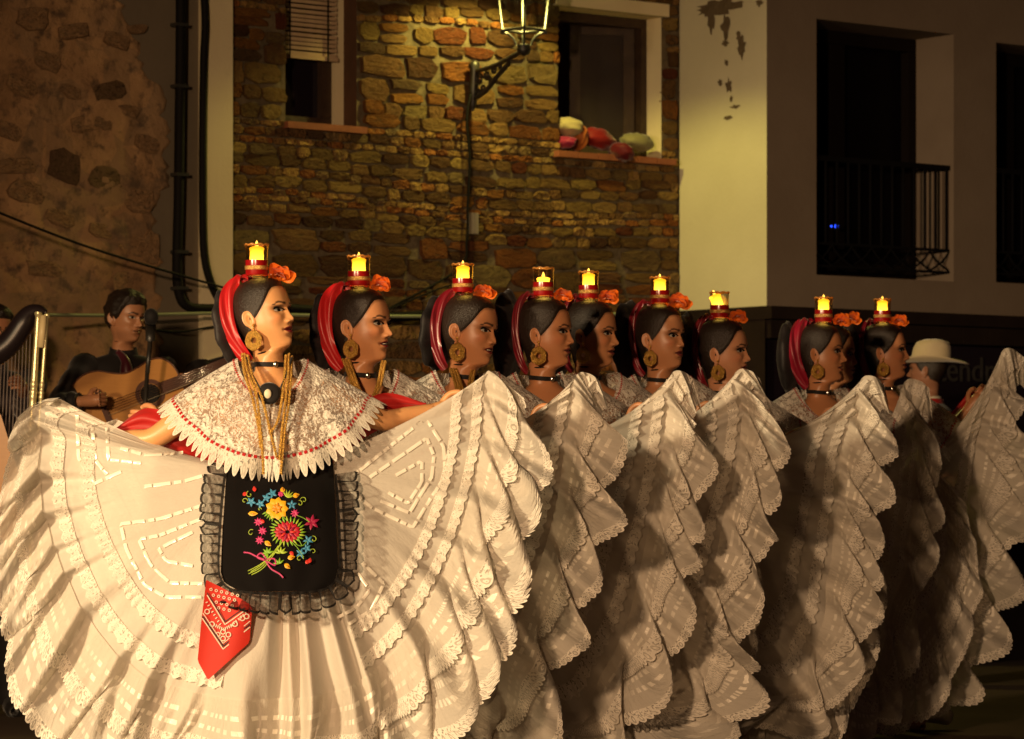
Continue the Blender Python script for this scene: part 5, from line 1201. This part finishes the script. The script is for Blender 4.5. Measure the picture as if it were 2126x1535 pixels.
def petal(k, X, Y, ln, wd, ang, off=.006):
    x, y = zx(X, Y); ln /= 2.953; wd /= 2.953; a = math.radians(ang); d = np.array([math.cos(a), -math.sin(a)]); n = np.array([d[1], -d[0]]); r = []; l_ = []
    us = np.linspace(0, 1, 7)
    for u in us: w = wd / 2 * math.sin(PI * u ** .8); c = np.array([x, y]) + d * ln * u; r.append(AP(*(c + n * w), off)); l_.append(AP(*(c - n * w), off)); 
    m = [AP(*(np.array([x, y]) + d * ln * u), off + .0028 * math.sin(PI * u)) for u in us]
    EB[k].grid(np.array([r, m, l_]))
def stitch(k, pts, w=5, off=.006):
    c = crom([zx(*p) for p in pts], 18); EB[k].tube([AP(x, y, off) for x, y in c], w / 2.953 / 714 / 2, 5)
def curl(k, X, Y, r, a0, s_, w=5):
    pts = [(X + r * (1 - t * .75) * math.cos(a0 + s_ * t * 5.2), Y - r * (1 - t * .75) * math.sin(a0 + s_ * t * 5.2)) for t in np.linspace(0, 1, 9)]; stitch(k, pts, w)
def bloom(k, X, Y, n, ln, wd, c=None, a0=90):
    for i in range(n): petal(k, X, Y, ln, wd, a0 + 360 * i / n)
    if c: petal(c, X - 5, Y, 10, 9, 0, .009)
for X, Y, r in ((418, 420, 32), (475, 432, 30), (512, 395, 30), (548, 368, 32), (668, 438, 32)): bloom('blue', X, Y, 5, r, 15, None, 70 + X)
for X, Y, r in ((768, 655, 34), (722, 735, 34), (760, 705, 30)): bloom('blue', X, Y, 5, r, 14, None, X)
for X, Y in ((462, 543), (487, 598), (470, 655), (685, 490), (600, 372)): bloom('pink', X, Y, 8, 29 if X < 600 or X > 650 else 20, 12, None, X)
bloom('crimson', 790, 545, 6, 50, 20, None, 20)
for k in range(9): a = 40 * k; petal('yellow', 575 + 22 * math.cos(math.radians(a)), 462 - 22 * math.sin(math.radians(a)), 50, 46, a)
for k in range(6): a = 60 * k + 20; petal('gold', 575, 460, 36, 20, a, .010)
for k in range(16): a = 22.5 * k; petal('red', 640 + 40 * math.cos(math.radians(a)), 604 - 26 * math.sin(math.radians(a)), 44, 26, a, .007)
for k in range(10): a = 36 * k; petal('crimson' if k % 2 else 'scarlet', 640 + 12 * math.cos(math.radians(a)), 604 - 8 * math.sin(math.radians(a)), 46, 15, a, .011)
for k in range(26): a = 360 / 26 * k + 5; petal('green' if k % 3 else 'lime', 640 + 74 * math.cos(math.radians(a)), 600 - 54 * math.sin(math.radians(a)), 44 if 15 < a < 160 or a > 200 else 34, 11, a + 14)
for k in range(5): petal('green', 520 + 8 * k, 480 + 6 * k, 40, 11, 205 + 14 * k)
for k in range(5): petal('lime', 640, 395, 52, 11, 20 + 26 * k)
for X, Y, a, L_ in ((398, 492, 0, 62), (612, 362, 95, 34), (672, 385, 14, 44), (500, 662, -35, 50), (640, 766, 12, 48), (622, 800, -40, 46)): petal('yellow', X, Y, L_, 30, a); petal('gold', X + 12 * math.cos(math.radians(a)), Y - 12 * math.sin(math.radians(a)), L_ * .55, 12, a, .010)
for X, Y in ((365, 378), (440, 357), (500, 545), (655, 725), (772, 795), (752, 800)): petal('scarlet', X, Y, 34, 24, 20 + X)
for a, b, c in (((398, 845), (480, 800), (560, 735)), ((402, 862), (490, 812), (585, 690)), ((420, 868), (500, 818), (600, 680)), ((415, 850), (500, 790), (615, 660))): stitch('lime', (a, b, c), 7)
for X, Y, r, a, s_ in ((408, 375, 22, 2, 1), (378, 415, 20, 0, 1), (418, 610, 22, 1, 1), (740, 410, 22, 3, -1), (716, 430, 20, 2, -1), (800, 650, 22, 2, -1), (715, 770, 24, 0, 1), (798, 725, 20, 3, -1), (470, 466, 12, 0, 1)): curl('lime', X, Y, r, a, s_)
for k in range(7): petal('green', 520, 735, 40, 13, 20 + 40 * k)
for k in range(5): petal('lime', 600, 735, 44, 13, 10 + 40 * k)
for k in range(4): petal('green', 590, 800, 40, 12, 40 + 45 * k)
for p in ([(372, 730), (410, 735), (450, 755), (500, 775)], [(500, 780), (455, 760), (480, 735), (512, 770)], [(510, 775), (560, 770), (565, 810), (515, 785)], [(505, 780), (540, 830), (590, 860), (615, 885)]): stitch('pink', p, 11)
for p in ([(690, 680), (730, 690), (760, 660)], [(690, 500), (740, 520), (775, 545)], [(600, 500), (660, 560), (730, 690)], [(640, 640), (700, 700), (740, 760)]): stitch('green', p, 5)
for k, b in EB.items(): b.make('embroidery', EM[k], apron)['kind'] = 'stuff'
# bandana tucked at the waist
bx = [(428, 1205), (470, 1225), (524, 1258), (518, 1334), (432, 1411), (410, 1372), (418, 1290)]
def BD(x, y, off=0): return P(x, y, 9.655 - off + .010 * math.sin((x - 410) * .05 + y * .01))
rows = []
for y in np.linspace(1205, 1410, 26):
    xl = np.interp(y, [1205, 1290, 1372, 1411], [428, 418, 410, 431]); xr = np.interp(y, [1205, 1225, 1258, 1334, 1411], [430, 470, 524, 518, 433]); rows.append([BD(xl + (xr - xl) * q, y) for q in np.linspace(0, 1, 12)])
ban = mk('bandana', np.array(rows), gridF(26, 12), cloth('red_cotton', (0.52, 0.025, 0.012), 0.6, 0.25, 0.3, 0.1, (0.45, 0.018, 0.01), 12, 0.2), p1)
bw_, bk_ = MB(), MB()
def bl(mb, pts, w, off=.004):
    for a, b in zip(pts[:-1], pts[1:]):
        a, b = np.array(a, float), np.array(b, float); d = (b - a) / np.linalg.norm(b - a); n = np.array([-d[1], d[0]]) * w / 2; mb.add([BD(*(a - n), off), BD(*(b - n), off), BD(*(b + n), off), BD(*(a + n), off)], [[0, 1, 2, 3]])
bl(bw_, [(420, 1284), (463, 1348), (519, 1302)], 2.0); bl(bk_, [(420, 1279), (463, 1342), (519, 1296)], 2.6); bl(bw_, [(421, 1273), (463, 1336), (519, 1290)], 1.5)
bl(bw_, [(430, 1236), (467, 1297), (508, 1268)], 2.0); bl(bk_, [(430, 1231), (467, 1291), (508, 1262)], 2.0)
def ringp(mb, x, y, r, w, off=.004, n=10):
    for k in range(n): a, b = 2 * PI * k / n, 2 * PI * (k + 1) / n; bl(mb, [(x + r * math.cos(a), y + r * math.sin(a)), (x + r * math.cos(b), y + r * math.sin(b))], w, off)
for i in range(7):
    for j in range(5):
        x, y = 438 + i * 11 + (j % 2) * 5, 1224 + j * 12 + i * 2.5
        if y < 1281 - abs(x - 467) * 1.3 and x < 505: ringp(bw_, x, y, 2.6, 1.4)
for x, y in ((463, 1326), (452, 1318), (474, 1318), (440, 1296), (488, 1296), (430, 1270), (503, 1284), (463, 1312), (512, 1280)): ringp(bw_, x, y, 5, 2)
for k in range(11): x = 446 + k * 3.6; bl(bw_, [(x, 1304 - abs(k - 5) * 1.8), (x + (k - 5) * .5, 1310 - abs(k - 5) * 1.8)], 2)
for k in range(8): bl(bw_, [(427 + k * 4, 1252 + k * 6.6), (431 + k * 4, 1250 + k * 6.4)], 2); bl(bw_, [(512 - k * 5, 1276 + k * 4), (509 - k * 5, 1271 + k * 4.2)], 2)
bw_.make('printed_border', simple('bandana_white', (0.62, 0.55, 0.45), 0.7), ban, smooth=False)['kind'] = 'stuff'; bk_.make('printed_line', simple('bandana_black', (0.03, 0.02, 0.02), 0.7), ban, smooth=False)['kind'] = 'stuff'

# white shoe of the last dancer
last = [o for o in ch if o.get('label') == LBL[9]][0]
sc_ = P(1945, 1500, 13.75); g = MB(); g.tube(crom([sc_ + (-.10, .02, .045), sc_ + (-.06, 0, .045), sc_ + (0, -.01, .035), sc_ + (.045, -.015, .022), sc_ + (.06, -.02, .018)], 14), [.02, .034, .038, .040, .042, .042, .041, .040, .038, .036, .033, .029, .022, .008], 12)
g.box(sc_ + (-.08, .02, -.005), .03, .03, .05); g.make('shoe', simple('white_leather', (0.6, 0.55, 0.45), 0.35, 0.5), last)

# ------------------------------------------------------------------ musicians
def torso_clothes(pr, fig, m, arms, grow=.014, name='shirt', collar=None):
    H = fig.H; rows_ = (ZZ < -.052) & (ZZ > -.60); G = np.stack([H.X, H.Y, H.Z], -1)[rows_].copy(); k = 1 + grow / .12
    zz = ZZ[rows_]; f = np.interp(zz, [-.6, -.3, -.12, -.052], [1.10, 1.12, 1.10, 1.14])[:, None]
    G[..., 0] *= f; G[..., 1] *= f * 1.05; G[..., 2] += .006; G += (.006 * vn(G * 16, 3))[..., None] * np.array([.5, 1, .2])
    b = MB(); b.grid(fig.xf(G, 0), cv=True); o = b.make(name, m, pr)
    for sh, el, ha in arms:
        sh, el, ha = np.asarray(sh, float), np.asarray(el, float), np.asarray(ha, float); d = ha - el; wr = ha - .15 * d / np.linalg.norm(d)
        c = crom([sh + (0, 0, .0), sh * .5 + el * .5 + (0, 0, .004), el, el * .5 + wr * .5, wr], 26); rr = np.interp(np.linspace(0, 1, 26), [0, .25, .5, .75, 1], [.070, .060, .054, .046, .038]) * (1 + .06 * np.sin(np.arange(26) * 1.3))
        b = MB(); b.tube(c, rr, 14); b.make('sleeve', m, o)
    b = MB(); b.grid(fig.xf(np.array([[(math.sin(a) * (.060 + .006 * j), (.052 if math.cos(a) > 0 else .072) * math.cos(a), -.030 - .026 * j - .018 * max(0, math.cos(a))) for a in np.linspace(0, 2 * PI, 29)[:-1]] for j in range(3)]), 0), cv=True); b.make('collar', collar or m, o)
    return o
def trousers(pr, fig, m):
    zc = fig.zc / fig.H.k
    for sd in (-1, 1):
        b = MB(); b.tube(fig.xf(crom([(sd * .08, -.07, .05 - zc), (sd * .085, .02, .05 - zc), (sd * .09, .11, .036 - zc), (sd * .09, .17, .026 - zc)], 10), 0), np.interp(np.linspace(0, 1, 10), [0, .3, .8, 1], [.04, .048, .042, .018]), 10); b.make('shoe', M['black_cloth'], pr)
        b = MB(); b.tube(fig.xf(crom([(sd * .085, 0, -.60), (sd * .088, .01, -.85), (sd * .085, .005, -1.10), (sd * .085, -.01, .05 - zc)], 14), 0), np.linspace(.10, .075, 14), 12); b.make('trouser_leg', m, pr)
MT = (.42, .19, .095); GM = 'musicians playing behind the dancers'
M['plum_cloth'] = cloth('plum_scarf', (0.06, 0.008, 0.015), 0.4, 0.4)
def man(px, ty, D, yaw, pitch, roll, byaw, label, arms_px, shirt, tone=MT, cat='musician', collar=None, grp=GM, hat=False):
    H = Head(male=True, scale=.97, nose=1.1); zc = P(px, ty, D)[2] - .232 * H.k; fg = Figure(H, PX(px, D), D, zc, yaw, pitch, roll, byaw); fg.hat = hat
    sh = [fg.xf(np.array([s_ * .168, -.005, -.125]), 0) for s_ in (-1, 1)]
    arms = [(sh[0], P(*arms_px[0]), P(*arms_px[1])), (sh[1], P(*arms_px[2]), P(*arms_px[3]))] if arms_px else [(sh[0], sh[0] + (-.10, -.02, -.27), sh[0] + (.02, -.22, -.36)), (sh[1], sh[1] + (.10, -.02, -.27), sh[1] + (-.02, -.22, -.36))]
    pr = person(fg, label, cat, grp, tone, lip=tuple(c * .55 for c in tone), shadow=tone, arms=arms, gaze=.002, lids=.7)
    torso_clothes(pr, fg, shirt, arms, collar=collar); trousers(pr, fg, M['black_cloth'])
    return pr, fg
gp_, gf = man(256, 600, 14.75, 48, -6, 2, 12, 'dark haired guitarist in black shirt before the rubble wall, looking right', [(126, 838, 14.30), (228, 828, 14.20), (392, 862, 14.6), (386, 782, 14.42)], M['black_cloth'])
b = MB(); c0 = gf.xf(np.array([0, .075, -.085]), 0); b.tube(crom([c0 + (-.03, 0, .03), c0 + (.005, -.03, -.01), c0 + (.012, -.035, -.06), c0 + (.03, -.03, -.14), c0 + (.035, -.02, -.24)], 16), np.interp(np.linspace(0, 1, 16), [0, .3, .5, 1], [.012, .022, .03, .042]), 10); b.make('neck_scarf', M['plum_cloth'], gp_)
man(492, 606, 15.0, 30, 0, 0, 0, 'musician in black almost hidden behind the front dancer, beside the pale pilaster', [(430, 880, 14.8), (470, 800, 14.7), (560, 880, 14.8), (540, 850, 14.7)], M['black_cloth'])
hp, hf = man(-14, 630, 14.6, 34, -4, 0, 10, 'harpist with glasses leaning behind the dark harp, cut by the left edge', [(-60, 840, 14.4), (-10, 850, 14.25), (52, 850, 14.35), (44, 792, 14.0)], cloth('grey_shirt', (0.045, 0.035, 0.04), 0.7, 0.2))
b = MB()
for s_ in (-1, 1):
    cc = np.array([s_ * .031, .108, .106]); b.tube(hf.xf(np.array([cc + np.array([.019 * math.cos(a), 0, .015 * math.sin(a)]) for a in np.linspace(0, 2 * PI, 17)]), 1), .002, 5, caps=False); b.tube(hf.xf(np.array([[s_ * .05, .105, .109], [s_ * .078, .05, .11], [s_ * .078, -.01, .108]]), 1), .002, 5)
b.tube(hf.xf(np.array([[-.012, .109, .108], [.012, .109, .108]]), 1), .002, 5); b.make('glasses', M['black_metal'], hp)

# guitar
gD = 14.38; kk = F / gD; gc = P(264, 836, gD); th = math.radians(21); gu = np.array([math.cos(th) * .985, .17, math.sin(th)]); gu /= np.linalg.norm(gu); gn = np.array([.10, -1, .22]); gn -= gu * gn.dot(gu); gn /= np.linalg.norm(gn); gw = np.cross(gn, gu)
if gw[2] < 0: gw = -gw
def gt(u, v, n=0.0): return gc + gu * u + gw * v + gn * n
out = [(-.255, 0), (-.245, .07), (-.205, .140), (-.14, .178), (-.07, .176), (-.005, .140), (.045, .122), (.10, .128), (.16, .140), (.21, .125), (.243, .075), (.250, 0)]
oc = crom(out, 60); ring = np.concatenate([oc, (oc * [1, -1])[::-1][1:-1]]); n = len(ring)
wood = NT('guitar_top'); v = wood.obj(); mp = wood.n('Mapping', {'Vector': v, 'Scale': (4, 4, 60)}); wv_ = wood.noise(1.5, 4, 0.6, mp.outputs[0]); M['guitar'] = wood.done(wood.pbr(wood.mix(wv_, (0.52, 0.25, 0.065), (0.42, 0.18, 0.04)), 0.3, 0.5))
gr = root('guitar', gc, 'amber topped acoustic guitar held by the guitarist in black', 'guitar')
mk('body', [gt(*p) for p in ring] + [gt(*p, n=-.085) for p in ring], [list(range(n))] + [[i, i + n, (i + 1) % n + n, (i + 1) % n] for i in range(n)] + [list(range(n, 2 * n))[::-1]], M['guitar'], gr, smooth=False)
M['rosewood'] = simple('rosewood', (0.10, 0.03, 0.015), 0.4, 0.4, c2=(0.06, 0.02, 0.01))
b = MB(); b.tube([gt(*p, n=.001) for p in np.vstack([ring, ring[:1]])], .004, 5, caps=False); b.make('binding', M['rosewood'], gr)
for r0, r1, m_, h in ((.0, .043, M['black_cloth'], .0020), (.045, .064, M['rosewood'], .0032)):
    a = np.linspace(0, 2 * PI, 29)[:-1]; b = MB(); b.grid(np.array([[gt(.105 + r * math.cos(q), r * math.sin(q), h) for q in a] for r in (max(r0, .0005), r1)]), cv=True); b.make('sound_hole' if r0 == 0 else 'rosette', m_, gr)
gax = np.array([gu, gw, gn]); b = MB(); b.box(gt(-.10, 0, .006), .026, .19, .012, gax); b.box(gt(-.094, 0, .013), .004, .08, .006, gax); b.make('bridge', M['rosewood'], gr, smooth=False)
b = MB(); b.box(gt(.36, 0, .002), .36, .052, .024, gax); b.box(gt(.36, 0, .017), .40, .054, .006, gax); b.make('neck', M['rosewood'], gr, smooth=False)
hs = MB(); hb = [(.54, -.026), (.56, -.035), (.70, -.040), (.715, -.02), (.72, 0), (.715, .02), (.70, .040), (.56, .035), (.54, .026)]; m_ = len(hb)
hs.add([gt(*p, n=.012) for p in hb] + [gt(*p, n=-.008) for p in hb], [list(range(m_)), list(range(m_, 2 * m_))[::-1]] + [[i, i + m_, (i + 1) % m_ + m_, (i + 1) % m_] for i in range(m_)]); hd_ = hs.make('headstock', M['guitar'], gr, smooth=False)
for u in (.575, .62, .665):
    for s_ in (-1, 1): b = MB(); b.tube([gt(u, s_ * .034, 0), gt(u, s_ * .062, 0)], .005, 6); b.ball(gt(u, s_ * .064, 0), .010, nu=6, nv=8); b.tube([gt(u, s_ * .015, .01), gt(u, s_ * .015, .026)], .006, 6); b.make('tuning_peg', M['black_metal'], hd_)
for k in range(6): b = MB(); b.tube([gt(-.095, -.028 + k * .0112, .016), gt(.54, -.020 + k * .008, .024)], .0011, 5); b.make('string', simple('nylon_string', (0.45, 0.38, 0.25), 0.3) if k == 0 else M.get('ns', M['silver']), gr)

# microphone on a stand before the guitar
mr = root('microphone_stand', [P(303, 860, 14.05)[0], 14.05, 0], 'black microphone on a stand in front of the guitarist', 'microphone')
b = MB(); b.tube([P(300, 990, 14.05) * [1, 1, 0] + [0, 0, .02], P(300, 860, 14.05), P(306, 770, 14.05)], .009, 8); b.make('pole', M['black_metal'], mr)
b = MB(); b.tube([P(306, 775, 14.05), P(312, 705, 14.03)], .010, 8); b.tube([P(312, 706, 14.03), P(313, 672, 14.0)], [.020, .024], 10); b.make('handle', M['black_metal'], mr)
b = MB(); b.ball(P(314, 658, 14.0), .031, .031, .036); b.make('mesh_head', M['black_cloth'], mr)
b = MB(); b.lathe([(.001, .03), (.13, .02), (.14, 0), (.001, 0)], [P(300, 0, 14.05)[0], 14.05, 0], 20); b.make('base', M['black_metal'], mr)

# harp
hD = 13.7; hr_ = root('harp', [P(30, 0, hD)[0], hD, 0], 'dark harp with pale twin posts at the left edge', 'harp')
b = MB(); b.tube([P(x, y, hD) for x, y in crom([(96, 650), (80, 645), (62, 652), (48, 672), (25, 706), (0, 728), (-40, 748), (-80, 752)], 30)], np.interp(np.linspace(0, 1, 30), [0, .15, .4, 1], [.012, .026, .046, .055]), 12); b.make('neck', simple('ebonised_wood', (0.016, 0.010, 0.012), 0.35, 0.5), hr_)
M['brass'] = simple('pale_brass', (0.72, 0.62, 0.34), 0.30, 0.6, 0.55)
for (x0, y0, x1, y1, r0, r1) in ((80, 648, 64, 900, .011, .016), (98, 652, 80, 900, .007, .009)):
    b = MB(); c = crom([P(x0 + (x1 - x0) * q, y0 + (y1 - y0) * q, hD - .06) for q in np.linspace(0, 1, 6)], 60); q = np.linspace(0, 1, 60); rr = r0 + (r1 - r0) * q + .006 * np.exp(-((q - .02) / .02) ** 2) + .004 * np.exp(-((q - .60) / .012) ** 2) + .004 * np.exp(-((q - .66) / .012) ** 2) + .003 * np.exp(-((q - .70) / .012) ** 2)
    b.tube(c, rr, 12); b.tube([c[-1], c[-1] * [1, 1, 0] + [0, 0, .3]], r1, 12); b.make('post', M['brass'], hr_)
b = MB(); b.tube([P(91, 655, hD - .07), P(85, 722, hD - .07)], .014, 12); b.make('post_sleeve', simple('ivory_brass', (0.70, 0.55, 0.30), 0.4), hr_)
sb = MB(); sb.add([P(-60, 800, hD - .05), P(2, 862, hD - .05), P(44, 1000, hD - .05), P(60, 1150, hD - .05), P(20, 1150, hD - .05), P(-60, 1000, hD - .05)] + [P(-60, 800, hD + .2), P(2, 862, hD + .2), P(44, 1000, hD + .2), P(60, 1150, hD + .2), P(20, 1150, hD + .2), P(-60, 1000, hD + .2)],
   [list(range(6)), list(range(6, 12))[::-1]] + [[i, i + 6, (i + 1) % 6 + 6, (i + 1) % 6] for i in range(6)]); sb.make('soundboard', M['guitar'], hr_, smooth=False)
ms = simple('harp_string', (0.24, 0.19, 0.17), 0.5)
for k in range(9): x = 4 + k * 7.5; b = MB(); b.tube([P(x, 728 - k * 7.5, hD), P(x - 12, 1000, hD)], .0022, 5); b.make('string', ms, hr_)

# men in pale hats
def make_hat(px, py, D, yaw, tilt, label, r=.155):
    c = P(px, py, D); o = root('brimmed_hat', c, label, 'hat', 'pale hats worn by two men'); a = np.arange(40) * 2 * PI / 40; y_ = math.radians(yaw); fw = np.array([math.sin(y_), -math.cos(y_), 0]); sd = np.array([math.cos(y_), math.sin(y_), 0]); up = np.array([0, 0, 1.0]) + fw * math.tan(math.radians(tilt)); up /= np.linalg.norm(up)
    fel = cloth('pale_felt', (0.50, 0.42, 0.28), 0.85, 0.15, 0.4, 0, (0.42, 0.34, 0.22), 20, 0.25)
    pt = lambda x, y, z: c + sd * x + fw * y + up * z
    Bm = np.array([[pt(math.sin(t_) * (.078 + (r * .88 - .078) * q), math.cos(t_) * (.096 + (r * 1.12 - .096) * q), .030 * q * q * math.sin(t_) ** 2 - .012 * q * q * math.cos(t_) ** 2) for t_ in a] for q in np.linspace(0, 1, 7)])
    mk('brim', np.concatenate([Bm, Bm[::-1] + up * -.004]), gridF(14, 40, cv=True), fel, o)
    prof = [(1, 0), (1.0, .02), (.985, .05), (.95, .08), (.86, .102), (.62, .112), (.3, .108), (.01, .104)]
    Cr = np.array([[pt(math.sin(t_) * .0785 * q * (1 - .22 * max(0, math.cos(t_)) * (h / .11)), math.cos(t_) * .0965 * q, h - .022 * (h / .11) ** 2 * math.exp(-((math.sin(t_) * q) / .3) ** 2)) for t_ in a] for q, h in prof]); mk('crown', Cr, gridF(8, 40, cv=True), fel, o)
    b = MB(); b.grid(np.array([[pt(math.sin(t_) * .0800, math.cos(t_) * .0985, z) for t_ in a] for z in (.002, .014)]), cv=True); b.make('hat_band', cloth('felt_band', (0.40, 0.33, 0.22), 0.7), o)
    return o
wsh = cloth('white_shirt', (0.55, 0.50, 0.38), 0.7, 0.2)
man(1298, 678, 15.4, 20, 0, 0, 0, 'man in white shirt half seen between two dancers, under a pale hat', None, wsh, tone=(.26, .12, .07), cat='man', grp='men in pale hats', hat=True); make_hat(1296, 716, 15.36, 20, 4, 'pale hat on the man half seen between two dancers left of the pillar')
mh, mf_ = man(1926, 716, 16.6, -112, 0, 0, -70, 'man in pale hat at the right, face turned away from the camera', None, M['black_cloth'], tone=(.26, .12, .07), cat='man', collar=wsh, grp='men in pale hats', hat=True)
make_hat(1932, 752, 16.56, -108, -6, 'pale brimmed hat on the man at the right beside the last dancer', .172)
b = MB(); b.grid(mf_.xf(np.array([[(math.sin(a) * (.066 + .010 * j), (.058 if math.cos(a) > 0 else .078) * math.cos(a) * (1 + .1 * j), -.042 - .022 * j) for a in np.linspace(0, 2 * PI, 25)[:-1]] for j in range(3)]), 0), cv=True); b.make('neckerchief', M['shawl_red'], mh)

# bundles lying on the window sill
def bundle(px, py, rx, ry, m, label, seed, dn=0.0, name='cloth_bundle', tilt=0):
    a, z, D = SW.px(px, py); k = F / D; c = SW.at(a, -.06 + dn, z); nu, nv = 18, 26; G = np.zeros((nu, nv, 3)); ct, st = math.cos(tilt), math.sin(tilt)
    for i, t_ in enumerate(np.linspace(.02, PI - .02, nu)):
        for j in range(nv):
            p = 2 * PI * j / nv; d = np.array([math.sin(t_) * math.cos(p), math.sin(t_) * math.sin(p), math.cos(t_)]); rr = 1 + .14 * float(vn(d * 2.2, seed)) + .10 * float(vn(d * 4.5, seed + 3)) + .05 * float(vn(d * 11, seed + 6)); x, y, zz = d * rr * (rx * .9 / k / .8, .08, ry * .9 / k)
            G[i, j] = c + dv * (x * ct - zz * st) + nv_ * y + zv * (x * st + zz * ct)
    o = mk(name, G, gridF(nu, nv, cv=True), m, loc=c); tag(o, label, 'bundle', 'cloth bundles on the window sill'); return o
bundle(1189, 262, 25, 21, cloth('cream_cloth', (0.44, 0.37, 0.19), 0.8, c2=(0.34, 0.28, 0.14)), 'cream rounded cloth bundle at the left end of the window sill', 3, .03, tilt=-.2)
bundle(1209, 284, 13, 29, cloth('rust_cloth', (0.36, 0.10, 0.02), 0.7), 'upright rust orange cloth roll beside the cream bundle', 5, .02)
bundle(1176, 296, 16, 14, cloth('magenta_cloth', (0.25, 0.015, 0.06), 0.6), 'small magenta bundle below the cream one on the sill', 6, .05)
bundle(1250, 288, 38, 23, cloth('bright_red_cloth', (0.24, 0.008, 0.008), 0.65, c2=(0.15, 0.005, 0.006), nscale=9), 'large bright red bag lying in the middle of the sill', 7, .02, tilt=-.2)
bundle(1276, 318, 22, 17, cloth('wine_cloth', (0.10, 0.005, 0.009), 0.6), 'dark wine cloth drooping over the sill edge below the red bag', 8, .12, tilt=-.6)
bundle(1328, 295, 34, 22, cloth('sack_cloth', (0.26, 0.24, 0.12), 0.8, c2=(0.19, 0.17, 0.08)), 'pale green sack at the right end of the window sill', 9, .03, tilt=-.15)
